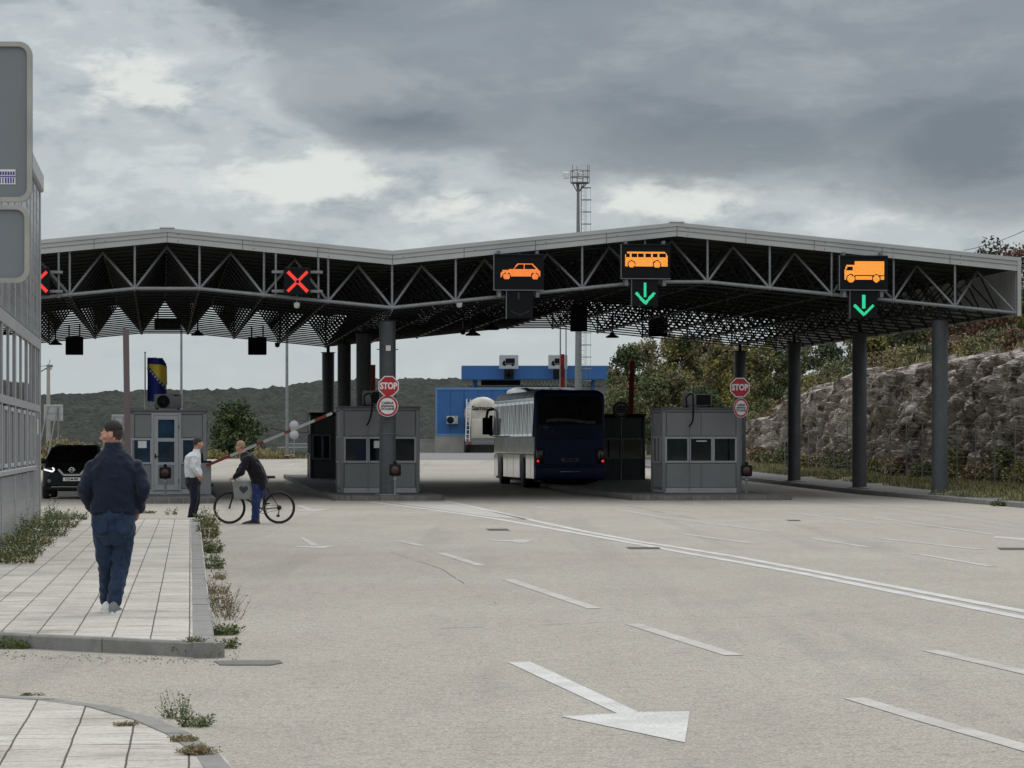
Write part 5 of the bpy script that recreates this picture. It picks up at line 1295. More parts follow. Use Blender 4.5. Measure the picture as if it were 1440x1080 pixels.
# ------------------------------------------------------------------ foliage
def leafcard(m,p,sz,rnd,mi=0,up=.3):
    a=Vector((rnd.gauss(0,1),rnd.gauss(0,1),rnd.gauss(0,1)+up)).normalized(); b=a.orthogonal().normalized(); t=rnd.uniform(0,6.28)
    c=(b*math.cos(t)+a.cross(b)*math.sin(t)); d=a.cross(c)
    w_=sz*rnd.uniform(.6,1.2); h=sz*rnd.uniform(.35,.7)
    m.v+= [p-c*w_,p-d*h,p+c*w_,p+d*h]; k=len(m.v)-4; m.f.append([k,k+1,k+2,k+3]); m.m.append(mi); m.s.append(False)
def tree(px,Y,zb,H,W,label,mats_,seed,leaf=.14,n=2600,conic=False,name='tree',cat='tree',group=None,dense=.55,trunk=True,loc=None,lowf=.22,nclump=None):
    rnd=random.Random(seed); x=PX(px,Y) if loc is None else loc[0]; Y=Y if loc is None else loc[1]
    t=thing(name,label,cat,(x,Y,zb),rnd.uniform(0,6.28),group)
    if trunk:
        m=MB(); m.path([(0,0,-.3),(.06*H*.2,0,H*.35),(0,.05,H*.8)],.04*H*.5+.02,7,r2=.01*H)
        for k in range(9):
            z=H*(.22+.07*k); a=rnd.uniform(0,6.28); r_=W*.42*(1-k/12); m.path([(0,0,z),(math.cos(a)*r_*.5,math.sin(a)*r_*.5,z+r_*.35),(math.cos(a)*r_,math.sin(a)*r_,z+r_*.55)],.018*H*.4+.01,5,r2=.008)
        m.build('trunk',M['bark'],t)
    if leaf>=.13: leaf*=.78; n=int(n*2.3)
    m=MB(); clumps=[]; nc=nclump or int(26+W*8)
    for _ in range(nc):
        zf=rnd.random()**.85; z=H*(lowf+(1-lowf)*zf)
        prof=(1-zf)**.75+.08 if conic else math.sqrt(max(.05,1-((zf-.42)/.62)**2))
        r_=W/2*prof*math.sqrt(rnd.random())*rnd.uniform(.8,1.08); a=rnd.uniform(0,6.28)
        clumps.append((Vector((r_*math.cos(a),r_*math.sin(a),z)),W*rnd.uniform(.07,.17)+.08,rnd.randrange(len(mats_))))
    for i in range(n):
        c_,r_,mi=clumps[rnd.randrange(nc)]
        v=Vector((rnd.gauss(0,1),rnd.gauss(0,1),rnd.gauss(0,.7))); v.normalize(); v*=r_*rnd.uniform(.45,1.15)**.7
        leafcard(m,c_+v,leaf,rnd,mi if rnd.random()<.8 else rnd.randrange(len(mats_)))
    m.build('crown',[M[q] for q in mats_],t); return t
GT='trees on the slope behind the canopy'
tree(883,186,1.0,6.4,3.3,'slender dark green tree with pointed top right of the blue canopy',['leaf_green','leaf_dark','leaf_olive'],1,.15,2600,True,'conifer_tree','tree',GT)
tree(874,178,.6,4.0,2.8,'low green tree at the right end of the blue canopy',['leaf_green','leaf_olive'],2,.14,1800,group=GT)
tree(912,194,1.0,6.6,3.6,'brownish olive tree just right of the slender dark tree',['leaf_olive','leaf_olive','leaf_yellow'],3,.15,2300,group=GT)
tree(938,180,.8,4.6,4.0,'wide olive round tree left of the right booth roof unit',['leaf_olive','leaf_green','leaf_olive'],4,.15,5200,group=GT)
tree(958,196,1.2,6.9,3.6,'yellow-green tall tree behind the olive round tree',['leaf_yellow','leaf_olive','leaf_green'],5,.15,4200,group=GT)
tree(997,200,1.4,6.6,4.0,'russet leaved tree left of the farthest right column',['leaf_red','leaf_dark','leaf_olive'],6,.15,3600,group=GT)
tree(1020,190,1.2,6.2,3.2,'bright yellow-green tree just left of the farthest right column',['leaf_yellow','leaf_olive'],7,.14,3000,group=GT)
tree(985,184,.9,3.8,3.0,'low dark green tree behind the roof unit of the right booth',['leaf_dark','leaf_green'],8,.14,3200,group=GT)
tree(1058,198,1.8,6.0,3.4,'yellow and green tree right of the farthest right column',['leaf_yellow','leaf_green','leaf_olive'],9,.15,4000,group=GT)
tree(1092,202,2.5,5.6,3.2,'dull green tree above the low end of the rock',['leaf_olive','leaf_green'],10,.15,3600,group=GT)
tree(1128,204,3.6,4.2,2.6,'sparse tree with pale rock showing through, between two right columns',['leaf_green','leaf_olive'],11,.13,1300,group=GT)
tree(1165,200,4.3,3.6,2.8,'tree left of the second right column above the rock',['leaf_olive','leaf_dark'],12,.14,2400,group=GT)
tree(1232,186,5.6,3.2,4.6,'wide olive-yellow tree above the rock right of the second column',['leaf_olive','leaf_yellow','leaf_dark'],13,.15,4500,group=GT)
tree(1290,180,5.9,3.3,3.6,'dark green tree above the rock left of the nearest right column',['leaf_dark','leaf_olive'],14,.15,3600,group=GT)
tree(1357,176,6.3,2.6,3.6,'low brownish tree above the rock right of the nearest column',['leaf_olive','leaf_red'],15,.13,3000,group=GT)
tree(1412,172,6.6,5.6,4.6,'russet tree rising above the right end of the canopy roof',['leaf_red','leaf_red','leaf_dark'],16,.15,3600,group=GT)
tree(1448,150,5.6,3.4,1.9,'bright green tree at the right edge of the picture',['leaf_green','leaf_yellow'],17,.12,2300,group=GT)
tree(1395,185,6.8,3.0,4.0,'yellowish tree on the slope under the canopy right end',['leaf_yellow','leaf_olive'],18,.14,3200,group=GT)
rnd=random.Random(9); k=0
places=['at the cliff top near the picture edge','above the cliff beside the nearest right column','above the cliff between the right columns','at the low end of the cliff']
shr=[(1428,150,5.9,1.0),(1400,153,6.0,1.1),(1370,156,5.9,.9),(1345,158,5.8,1.1),(1300,162,5.6,1.0),(1270,164,5.4,1.1),(1245,167,5.3,1.2),(1180,174,4.5,1.4),(1148,178,4.2,1.3),(1125,182,3.5,1.2),(1085,186,2.6,1.5),(1058,188,2.0,1.4),(1102,186,2.4,1.2)]
for px,Y,zb,h in shr:
    Y=34.4/((px-720)/F+.124); zb=lerp_path(CL,60+ (Y-115.8)*1.01)[2]-.1
    tree(px,Y,zb-.1,h,h*1.7,['dry brown-green shrub','olive shrub','yellowish shrub'][k%3]+' '+(places[0] if px>1380 else places[1] if px>1310 else places[2] if px>1170 else places[3]),[['leaf_olive','drygrass','leaf_red'],['leaf_olive','leaf_green'],['leaf_yellow','leaf_olive','drygrass']][k%3],40+k,.09,1100,name='shrub',cat='shrub',group='shrubs along the top of the rock',trunk=False,lowf=.05); k+=1
# bushes at the foot of the rock behind the fence
for k,(px,Y,h,w_) in enumerate(((1100,165,1.0,2.0),(1135,162,.7,1.8),(1158,158,.9,1.6),(1180,156,.9,1.8),(1235,150,.7,1.8),(1262,148,.9,1.6),(1300,144,.7,1.7),(1340,140,1.5,1.5),(1378,137,.9,2.0),(1410,134,1.7,1.6),(1440,131,.9,2.0),(1065,170,1.0,1.8),(1082,168,.7,1.8))):
    Y=31.6/((px-720)/F+.124); h*=.8; w_*=.8
    tree(px,Y,gz(Y)+.08,h,w_,['green','yellow-green','brownish'][k%3]+' bush at the foot of the rock, '+('left of the second right column' if px<1190 else 'between the two nearest right columns' if px<1310 else 'right of the nearest right column'),[['leaf_green','leaf_olive'],['leaf_yellow','leaf_olive'],['leaf_olive','leaf_red','drygrass']][k%3],70+k,.08,900,name='bush',cat='bush',group='bushes at the foot of the rock',trunk=False,lowf=.02)
tree(330,190,.75,3.15,2.9,'dense round green tree beyond the raised barrier',['leaf_green','leaf_dark','leaf_green'],33,.12,6500,name='round_tree',lowf=.08,nclump=120)
for k,(px,Y,h,w_) in enumerate(((85,182,1.2,2.2),(110,185,1.0,2.0),(150,190,.8,2.4),(300,186,.5,1.4),(372,186,.5,1.8),(395,187,.4,1.4),(60,150,1.0,1.2))):
    tree(px,Y,gz(Y)-.05,h,w_,['low yellowish bush behind the black SUV','low olive bush beyond the far pavement edge near the round tree'][k>=3 and k<6],['leaf_yellow','leaf_olive','drygrass'],90+k,.09,700,name='bush',cat='bush',group='bushes beyond the far edge',trunk=False,lowf=.02)
# fence before the rock
F0,F1=Vector((18.2,94)),Vector((12.2,143)); fn=thing('mesh_fence','thin wire mesh fence on dark posts in front of the rock face','fence',(F0.x,F0.y,gz(F0.y)+.12))
nps=20; pp=[]
for k in range(nps+1):
    p=F0.lerp(F1,k/nps); z=gz(p.y)+.12-(gz(F0.y)+.12); pp.append(Vector((p.x-F0.x,p.y-F0.y,z)))
for q in pp: m=MB(); m.tube(q,q+Vector((0,0,2.2)),.022,n=6); m.build('post',M['grey'],fn)
m=MB()
for a,b in zip(pp,pp[1:]):
    for z in [.1+.3*i for i in range(8)]: m.tube(a+Vector((0,0,z)),b+Vector((0,0,z)),.005,n=3,caps=False)
m.build('wire_mesh',M['grey'],fn)
# ------------------------------------------------------------------ grass and weeds
def blade(m,p,h,lean,rnd,w_=.006,mi=0):
    a=rnd.uniform(0,6.28); d=Vector((math.cos(a),math.sin(a),0)); s_=Vector((-d.y,d.x,0))*w_
    q=p+d*lean*h*.4+Vector((0,0,h*.6)); r_=p+d*lean*h+Vector((0,0,h))
    k=len(m.v); m.v+=[p-s_,p+s_,q+s_*.8,q-s_*.8,r_]; m.f+=[[k,k+1,k+2,k+3],[k+3,k+2,k+4]]; m.m+=[mi,mi]; m.s+=[False,False]
m=MB(); rnd=random.Random(21)
for i in range(42000):                          # grass strip right of the kerb
    y=84+ (175-84)*rnd.random()**1.3; x=kerb_x(y)+ (.35 if y<97 else 2.3)+rnd.random()**1.1*(6 if y<97 else 4)
    if noise.noise(Vector((x*.5,y*.25,0)))<-.15: continue
    z=verge_h(x,y); blade(m,Vector((x,y,z)),rnd.uniform(.05,.22)*(1+.8*noise.noise(Vector((x,y*.5,3)))),.4,rnd,.012,rnd.choice((0,1,1,2)))
g_=m.build('grass',[M['weed'],M['drygrass'],M['leaf_green']]); g_['kind']='stuff'
m=MB()
for i in range(9000):                           # rough grass on the slope above the rock
    ii=rnd.randrange(90,n1-1); r=rnd.random()**2*rows*.45; a=slope_pt(ii,int(r)); b=slope_pt(ii,int(r)+1); p=a.lerp(b,r-int(r)); p+=Vector((rnd.uniform(-.2,.2),rnd.uniform(-.3,.3),-.05))
    for q in range(3): blade(m,p+Vector((rnd.uniform(-.1,.1),0,0)),rnd.uniform(.2,.6),.45,rnd,.02,rnd.choice((0,1,1)))
g_=m.build('slope_grass',[M['weed'],M['drygrass']]); g_['kind']='stuff'
m=MB()
for i in range(9000):
    x=rnd.uniform(-34,-6.2); y=rnd.uniform(187.6,194); blade(m,Vector((x,y,base_h(x,y))),rnd.uniform(.1,.4),.4,rnd,.03,rnd.choice((0,1,1,2)))
g_=m.build('verge_grass',[M['weed'],M['drygrass'],M['leaf_olive']]); g_['kind']='stuff'
def weed(px,py,dz,label,h,w_,n=60,kind=0,seed=0,group='weeds along the kerbs',leaf=.012,lean=.35):
    """leafy stems growing from a joint"""
    rnd=random.Random(seed+int(px*7+py)); p=G(px,py,dz); t=thing('weed_clump',label,'weed',tuple(p),0,group); m=MB()
    mats_={0:['weed','leaf_green'],1:['drygrass','weed2'],2:['weed','drygrass'],3:['weed2','weed']}[kind]
    for i in range(n):
        a=rnd.uniform(0,6.28); r_=w_*math.sqrt(rnd.random()); b=Vector((r_*math.cos(a),r_*math.sin(a)*.7,0)); hh=h*rnd.uniform(.35,1)*(1-.5*r_/w_)
        d=Vector((math.cos(a)*lean,math.sin(a)*lean,1)).normalized(); tip=b+d*hh+Vector((rnd.gauss(0,.03),rnd.gauss(0,.03),0)); mid=(b+tip)/2+Vector((rnd.gauss(0,.02),0,0))
        mi=0 if rnd.random()<.7 else 1
        m.path([b,mid,tip],.0022 if kind!=3 else .003,3,mi,r2=.001)
        nl=int((5+hh*28)*(.35 if kind==3 else 1))
        for q in range(nl):
            f=rnd.uniform(.08,1); c_=b.lerp(tip,f)+Vector((rnd.gauss(0,.012),rnd.gauss(0,.012),0)); leafcard(m,c_,leaf*rnd.uniform(.7,1.5),rnd,mi,.2)
    m.build('foliage',[M[q] for q in mats_],t); return t
K='weeds beside the left pavement kerb'
weed(290,742,0,'tall yellow-green weed at the far end of the pavement kerb',.55,.18,70,2,1,K,.02)
weed(293,757,0,'yellow-green weed second from the far end of the pavement kerb',.5,.16,60,2,2,K,.02)
weed(297,778,0,'green weed a third of the way along the pavement kerb',.32,.16,60,0,3,K,.018)
for k,(px,py,h) in enumerate(((288,733,.45),(291,750,.5),(295,768,.38),(299,790,.22),(303,815,.2),(307,848,.22),(311,858,.42))):
    weed(px,py,0,'thin pale stems between the leafy weeds beside the pavement kerb',h,.12,30,[2,2,2,0,1,3,1][k],60+k,'thin stems beside the pavement kerb',.012)
weed(300,800,0,'low green weed halfway along the pavement kerb',.22,.14,45,0,4,K,.016)
weed(305,835,0,'reddish brown weed beside the near half of the pavement kerb',.25,.14,45,3,5,K,.015)
weed(313,868,0,'tall bare-stemmed brown weed beside the near end of the pavement kerb',.5,.13,26,3,6,K,.012,.55)
weed(328,872,0,'sprawling thin brown weed standing out onto the road',.55,.10,14,3,7,K,.010,.7)
weed(316,893,0,'leafy green weed beside the near end of the pavement kerb',.2,.11,60,0,8,K,.014)
weed(318,912,0,'low green weed at the near corner of the pavement',.13,.10,40,0,9,K,.012)
weed(266,922,0,'dense green weed against the kerb face near the pavement corner',.15,.13,130,0,10,K,.010)
weed(293,925,0,'reddish weed at the very corner of the pavement kerb',.12,.06,60,3,11,K,.010)
weed(272,903,.12,'small dark green sprig on top of the pavement corner',.07,.09,30,0,12,K,.009)
weed(18,912,0,'dense green weed against the kerb at the left edge',.15,.14,120,0,13,K,.010)
weed(250,1010,0,'upright leafy green weed beside the near curved kerb',.26,.08,34,0,14,'weeds by the near curved kerb',.008,.22)
weed(276,1022,0,'lower spreading green weed right of the upright one by the curved kerb',.13,.09,60,0,15,'weeds by the near curved kerb',.008)
weed(42,978,0,'thin dark sprig by the near curved kerb at the left',.05,.05,14,0,16,'weeds by the near curved kerb',.008,1.2)
weed(175,1020,.09,'small dry tuft in a tile joint of the near pavement',.035,.04,40,1,17,'dry tufts on the near pavement',.006)
weed(258,1042,.09,'dry tuft left of the bigger one beside the near curved kerb',.05,.06,70,1,18,'dry tufts on the near pavement',.007)
weed(277,1060,.09,'biggest dry tuft inside the near curved kerb',.07,.07,110,1,19,'dry tufts on the near pavement',.007)
weed(205,722,.0,'weeds in the joint at the far end of the pavement, left clump',.12,.25,40,0,20,'weeds at the far end of the pavement',.02)
weed(240,724,.0,'weeds in the joint at the far end of the pavement, right clump',.3,.15,16,2,21,'weeds at the far end of the pavement',.018)
for k,(px,py,h,w_) in enumerate(((88,731,.30,.5),(70,742,.42,.5),(52,755,.5,.5),(34,768,.42,.45),(16,782,.40,.45),(2,792,.35,.45),(62,738,.95,.2),(28,752,.9,.2))):
    weed(px,py,.12,['green weeds at the foot of the aluminium building','tall thin stems against the aluminium building'][k>5]+['',', farther clump',', middle clump',', nearer clump'][min(3,(k+1)//2)],h,w_,170 if k<6 else 16,2 if k%2 else 0,30+k,'weeds at the foot of the aluminium building',.016 if k<6 else .018)
weed(1405,712,0,'small weed in the kerb gap at the right edge',.3,.2,40,0,40,'weeds along the kerbs',.03)
# fine litter of gravel along the kerb
m=MB(); rnd=random.Random(5)
for i in range(420):
    if i%2: px=rnd.uniform(0,330); py=926+rnd.gauss(0,3)+ (px-150)*.03
    else: t_=rnd.random(); px=300+22*t_+abs(rnd.gauss(0,10)); py=760+170*t_
    p=G(px,py,.004); s_=rnd.uniform(.002,.006); m.box(p.x-s_,p.x+s_,p.y-s_,p.y+s_,p.z-.003,p.z+s_,M=None)
g_=m.build('gravel',M['road']); g_['kind']='stuff'
# ------------------------------------------------------------------ people
def capsule(m,p,q,r1,r2,n=14,fl=1.0,side=None):
    """tapered limb with round ends; fl squashes it along 'side'"""
    p=Vector(p);q=Vector(q); d=(q-p); L_=d.length; d.normalize(); a=d.orthogonal().normalized() if side is None else Vector(side).normalized(); b=d.cross(a).normalized(); a=b.cross(d)
    rings=[]
    for t in (-80,-50,-25): t=R(t); rings.append((p+d*r1*math.sin(t),r1*math.cos(t)))
    rings.append((p,r1)); rings.append((p.lerp(q,.5),(r1+r2)/2)); rings.append((q,r2))
    for t in (25,50,80): t=R(t); rings.append((q+d*r2*math.sin(t),r2*math.cos(t)))
    m.loft([[c+(a*math.cos(2*math.pi*i/n)*fl+b*math.sin(2*math.pi*i/n))*r for i in range(n)] for c,r in rings])
def ell(m,c,rad,Mx=None,n=18):
    rings=[]
    for j in range(1,12):
        t=math.pi*j/12-math.pi/2; rings.append([Vector((c[0]+rad[0]*math.cos(t)*math.cos(2*math.pi*i/n),c[1]+rad[1]*math.cos(t)*math.sin(2*math.pi*i/n),c[2]+rad[2]*math.sin(t))) for i in range(n)])
    m.loft(rings,M=Mx)
def oring(c,rx,ry,n=20,tilt=None,p=2.3):
    out=[]
    for i in range(n):
        t=2*math.pi*i/n; cx_,sx_=math.cos(t),math.sin(t)
        v=Vector((rx*math.copysign(abs(cx_)**(2/p),cx_),ry*math.copysign(abs(sx_)**(2/p),sx_),0))
        if tilt is not None: v=tilt@v
        out.append(Vector(c)+v)
    return out
def remesh(m,name,mats_,parent,voxel=.008,smooth=4,fold=0,fscale=(9,9,5),seed=0,sel=None):
    o=m.build(name,mats_,parent); md=o.modifiers.new('r','REMESH'); md.mode='VOXEL'; md.voxel_size=voxel
    s_=o.modifiers.new('s','SMOOTH'); s_.iterations=smooth; s_.factor=.5
    dg=bpy.context.evaluated_depsgraph_get(); me=bpy.data.meshes.new_from_object(o.evaluated_get(dg)); o.modifiers.clear(); old=o.data; o.data=me; bpy.data.meshes.remove(old)
    me.name=name; me.materials.clear()
    for q in (mats_ if isinstance(mats_,(list,tuple)) else [mats_]): me.materials.append(q)
    if fold:
        nr=[v.normal.copy() for v in me.vertices]; cs=[v.co.copy() for v in me.vertices]; out=[]
        for c,nn in zip(cs,nr):
            f=noise.noise(Vector((c.x*fscale[0]+seed,c.y*fscale[1],c.z*fscale[2])))+.5*noise.noise(Vector((c.x*fscale[0]*2.1+c.z*6,c.y*fscale[1]*2,c.z*fscale[2]*2.6+seed)))
            out+=list(c+nn*fold*(1-2*abs(f)))
        me.vertices.foreach_set('co',out)
    me.polygons.foreach_set('use_smooth',[True]*len(me.polygons)); me.update(); return o
def fade(body,Mh,mt,front=.05):
    """closely cropped hair on the scalp below the longer hair"""
    body.data.materials.append(mt); inv=Mh.inverted()
    for f in body.data.polygons:
        c=inv@f.center
        if c.length<.3 and abs(c.x)<.088 and c.z>.045+.012*noise.noise(f.center*55) and c.y<front:
            if c.y>-.002 and c.z<.100+1.05*max(0,c.y): continue
            if abs(c.x)>.069 and -.03<c.y<.02 and c.z<.13: continue
            if c.y>.004 and c.z<.10: continue
            if c.y>-.045 and c.z<.072: continue
            f.material_index=1
def hand(m,w,d,nrm,curl=.5,s=1.0,thumb=1):
    """wrist w, direction d, palm normal nrm; four fingers of different length plus a thumb from the side of the palm"""
    w=Vector(w); d=Vector(d).normalized(); n=Vector(nrm); n=(n-d*n.dot(d)).normalized(); sd=d.cross(n)
    for k in range(4):
        o=(k-1.5)*.019*s; capsule(m,w+sd*o*.7,w+d*.085*s+sd*o,.013*s,.011*s,8)
        L_=[.036,.042,.039,.030][k]*s; p=w+d*.088*s+sd*o; a=0
        for j in range(3):
            a+=curl*(.6+.35*j+.08*k); q=p+(d*math.cos(a)+n*math.sin(a))*L_*(1-.2*j); capsule(m,p,q,.0095*s,.0085*s,8); p=q
    p=w+d*.03*s-sd*.030*s*thumb; q=p+(d*.6-sd*.7*thumb+n*.3).normalized()*.04*s; r_=q+(d*.8-sd*.1*thumb+n*.6).normalized()*.034*s
    capsule(m,p,q,.013*s,.011*s,8); capsule(m,q,r_,.0105*s,.009*s,8)
def head(m,Mh):
    """head around the origin of Mh: +y is the face, z up, origin at the top of the neck"""
    ell(m,(0,-.012,.125),(.076,.096,.103),Mh); ell(m,(0,.03,.085),(.058,.062,.085),Mh); ell(m,(0,.05,.035),(.042,.042,.036),Mh)
    ell(m,(0,-.03,.07),(.06,.06,.07),Mh)
    ell(m,(0,.092,.128),(.05,.014,.013),Mh,12)                      # brow
    P_=lambda x,y,z: Mh@Vector((x,y,z))
    capsule(m,P_(0,.092,.115),P_(0,.118,.080),.009,.013,8); ell(m,(.012,.104,.074),(.009,.010,.008),Mh,8); ell(m,(-.012,.104,.074),(.009,.010,.008),Mh,8)
    ell(m,(0,.090,.050),(.024,.012,.006),Mh,10); ell(m,(0,.087,.041),(.022,.012,.007),Mh,10); ell(m,(0,.082,.016),(.02,.016,.014),Mh,10)
    for s_ in (-1,1):
        ell(m,(s_*.030,.086,.112),(.014,.010,.008),Mh,10); ell(m,(s_*.078,-.006,.095),(.010,.018,.032),Mh,12); ell(m,(s_*.05,.058,.085),(.022,.03,.02),Mh,10)
def hair(parent,Mh,mt,name='hair',top=1.0,side=.6,nape=.0,seed=0,front=.065,thick=.012,bald=0):
    m=MB(); nu,nv=40,26; rings=[]; rnd=random.Random(seed); keep=[]
    for j in range(nv+1):
        t=math.pi/2-math.pi*.78*j/nv; row=[]
        for i in range(nu):
            a=2*math.pi*i/nu; ux,uy,uz=math.cos(t)*math.cos(a),math.cos(t)*math.sin(a),math.sin(t)
            th=thick*max(.08,min(1,(uz+.02)/.55)); nn=.003*noise.noise(Vector((ux*6+seed,uy*6,uz*6)))+.0015*rnd.uniform(-1,1)
            row.append(Vector((ux*(.077+th+nn),-.014+uy*(.097+th+nn),.125+uz*(.104+th+nn))))
        rings.append(row)
    def ok(v):
        y,z=v.y,v.z; z=z-.010*noise.noise(v*70+Vector((seed,0,0)))
        if y>front and z<.205-.5*(y-front): return False             # forehead and face
        if y>-.004 and z<.108+1.05*max(0,y): return False
        if abs(v.x)>.045 and y>-.030 and z<.128+.012*noise.noise(v*60): return False   # around the ear
        if z<.062+nape+.012*noise.noise(v*50)+max(0,.4*(y+.03)): return False
        return True
    for j in range(nv):
        for i in range(nu):
            q=[rings[j][i],rings[j][(i+1)%nu],rings[j+1][(i+1)%nu],rings[j+1][i]]; c=sum(q,Vector())/4
            if ok(c): m.add(q[::-1],[(0,1,2,3)],0,True,Mh)
    return m.build(name,mt,parent)
def shoe(parent,ankle,yaw,mu,ms,pitch=0,s=1.0,name='shoe'):
    Mx=Matrix.Translation(Vector(ankle))@Matrix.Rotation(yaw,4,'Z')@Matrix.Rotation(pitch,4,'X')
    m=MB(); rr=[]
    for y,hw,zt_ in ((-.085,.022,-.035),(-.075,.034,.02),(-.03,.038,.035),(.02,.040,.02),(.07,.046,-.015),(.12,.047,-.03),(.165,.038,-.042),(.185,.018,-.055)):
        rr.append([Mx@(Vector((x*s,y*s,z*s))) for x,z in [(hw*math.cos(a),-.068+max(.008,(zt_+.068))*(.5+.5*math.sin(a))) for a in [2*math.pi*i/14 for i in range(14)]]])
    m.loft(rr); o=m.build(name,mu,parent)
    m=MB(); o2=[(.036*math.cos(a)*(1.25 if math.sin(a)>0 else 1),.05+.145*math.sin(a)) for a in [2*math.pi*i/20 for i in range(20)]]
    m.prism([(x*s*1.08,y*s) for x,y in o2],-.085*s,-.050*s,ax=2,M=Mx); m.build('sole',ms,o)
def cloth(name,col,rough=.85,var=.15):
    mm=bpy.data.materials.new(name); nt2,N2,L2,b=nodes(mm); b.inputs['Roughness'].default_value=rough; b.inputs['Specular IOR Level'].default_value=.2; b.inputs['Sheen Weight'].default_value=.1
    n=noise_node(nt2,7,5,.65); n3=noise_node(nt2,160,2,.6); a=ramp(nt2,n.outputs[0],[(.3,tuple(c*(1-var) for c in col)),(.7,tuple(min(1,c*(1+var)) for c in col))]); c3=ramp(nt2,n3.outputs[0],[(.35,.85),(.65,1.12)])
    L2.new(mix(nt2,1.0,a.outputs[0],c3.outputs[0],'MULTIPLY'),b.inputs['Base Color']); bump(nt2,b,n.outputs[0],.35,.02); return mm
HD=lambda p,yaw,pitch=0,roll=0,s=1: Matrix.Translation(Vector(p))@Matrix.Rotation(yaw,4,'Z')@Matrix.Rotation(pitch,4,'X')@Matrix.Rotation(roll,4,'Y')@Matrix.Scale(s,4)

# --- man in the navy jacket, walking away, face turned to the left
S=F/(F*(CH-.12)/(862-HZ)); pw=G(158,862,.12)
man=thing('person','man in navy jacket and jeans walking away along the pavement, face turned left','person',tuple(pw))
lx=lambda px:(px-158)/S; lz=lambda py:(862-py)/S
sk=M['skin']; mj=cloth('navy_jacket_fabric',(.008,.013,.030),.8); mjeans=cloth('dark_blue_denim',(.018,.034,.068),.9,.35); mhair=mat('short_dark_hair',(.018,.013,.011),.8,0,.4,40,.6,200)
SL,SR=Vector((lx(131),0,lz(655))),Vector((lx(191),0,lz(654)))
EL,ER=Vector((lx(119),-.08,lz(689))),Vector((lx(204.5),-.10,lz(686)))
WL,WR=Vector((lx(127),.08,lz(713))),Vector((lx(195),.05,lz(715)))
HL,HR=Vector((lx(146),0,lz(742))),Vector((lx(175),0,lz(742)))
KL,KR=Vector((lx(147),.10,lz(797))),Vector((lx(168),.05,lz(799)))
AL,AR=Vector((lx(147),.22,lz(851))),Vector((lx(162),-.06,lz(850)))
NK=Vector((lx(160),.01,lz(640)))
m=MB(); m.loft([oring((lx(160),0,lz(752)),.15,.10),oring((lx(160),0,lz(725)),.15,.10),oring((lx(160),0,lz(700)),.14,.10),oring((lx(160),0,lz(672)),.155,.115),oring((lx(160),.0,lz(652)),.14,.09),oring((lx(160),0,lz(641)),.07,.07)])
capsule(m,NK,(lx(160),.02,lz(622)),.062,.057)
for a,b,c,s_ in ((SL,EL,WL,-1),(SR,ER,WR,1)): capsule(m,a+Vector((0,0,-.03)),b,.034,.026); capsule(m,b,c,.026,.024); hand(m,c,(Vector((-.15*s_,.6,-.6))),(-s_,0,0),.4,thumb=s_)
for a,b,c in ((HL,KL,AL),(HR,KR,AR)): capsule(m,a,b,.08,.052); capsule(m,b,c,.05,.036); capsule(m,c,c+Vector((0,.12,-.04)),.035,.03)
Mh=HD((lx(159),.015,lz(626.5)),R(78),R(-6),0,.97); head(m,Mh)
body=remesh(m,'body',sk,man,.0075,3)
hair(body,Mh,mhair,seed=3,thick=.009,side=.1,front=.06,nape=.085); fade(body,Mh,mat('cropped_brown_hair',(.030,.021,.018),.8,0,.3,60),.055)
m=MB(); 
TL=[(722,.205,.135,0),(716,.214,.142,0),(700,.200,.145,-.01),(680,.205,.145,-.01),(664,.212,.14,-.01),(652,.208,.128,-.005),(645,.180,.112,0),(639,.145,.095,.005),(635,.108,.086,.01),(631,.088,.08,.015)]
m.loft([oring((lx(161),dy,lz(py)),rx,ry,24,p=2.6) for py,rx,ry,dy in TL])
for a,b,c in ((SL,EL,WL),(SR,ER,WR)): capsule(m,a+Vector((0,0,-.022)),b,.068,.053); capsule(m,b,c,.053,.044)
jk=remesh(m,'jacket',mj,man,.010,4,.014,(8,8,4.5),2)
m=MB(); m.loft([oring((lx(160),.005,lz(640)),.118,.092,22),oring((lx(160),.008,lz(633)),.094,.084,22),oring((lx(159),.012,lz(623)),.080,.076,22),oring((lx(159),.012,lz(622)),.074,.070,22),oring((lx(160),.012,lz(634)),.070,.066,22)],caps=False); m.build('collar',mj,jk)
m=MB(); m.torus((lx(161),0,lz(719.5)),.0,.0,ax=2,n=3,k=3); m=MB(); rr=[oring((lx(161),0,lz(722.5)),.214,.138,28,p=2.6),oring((lx(161),0,lz(722.5)),.222,.146,28,p=2.6),oring((lx(161),0,lz(716)),.226,.150,28,p=2.6),oring((lx(161),0,lz(715.5)),.218,.142,28,p=2.6)]
m.loft(rr,caps=False); m.build('hem',mj,jk)
m=MB(); capsule(m,WL.lerp(EL,.10),WL,.056,.053,12); m.build('cuff',mj,jk); m=MB(); capsule(m,WR.lerp(ER,.10),WR,.056,.053,12); m.build('cuff',mj,jk)
m=MB()
m.loft([oring((lx(160),0,lz(765)),.10,.09,22),oring((lx(160),-.01,lz(752)),.172,.13,22),oring((lx(160),-.02,lz(738)),.192,.145,22),oring((lx(160),-.01,lz(722)),.190,.135,22),oring((lx(160),0,lz(712)),.19,.13,22)])
for a,b,c in ((HL,KL,AL),(HR,KR,AR)): capsule(m,a,b,.098,.072,18); capsule(m,b,c+Vector((0,0,.04)),.071,.060,18)
jn=remesh(m,'jeans',mjeans,man,.010,3,.015,(11,11,8),5)
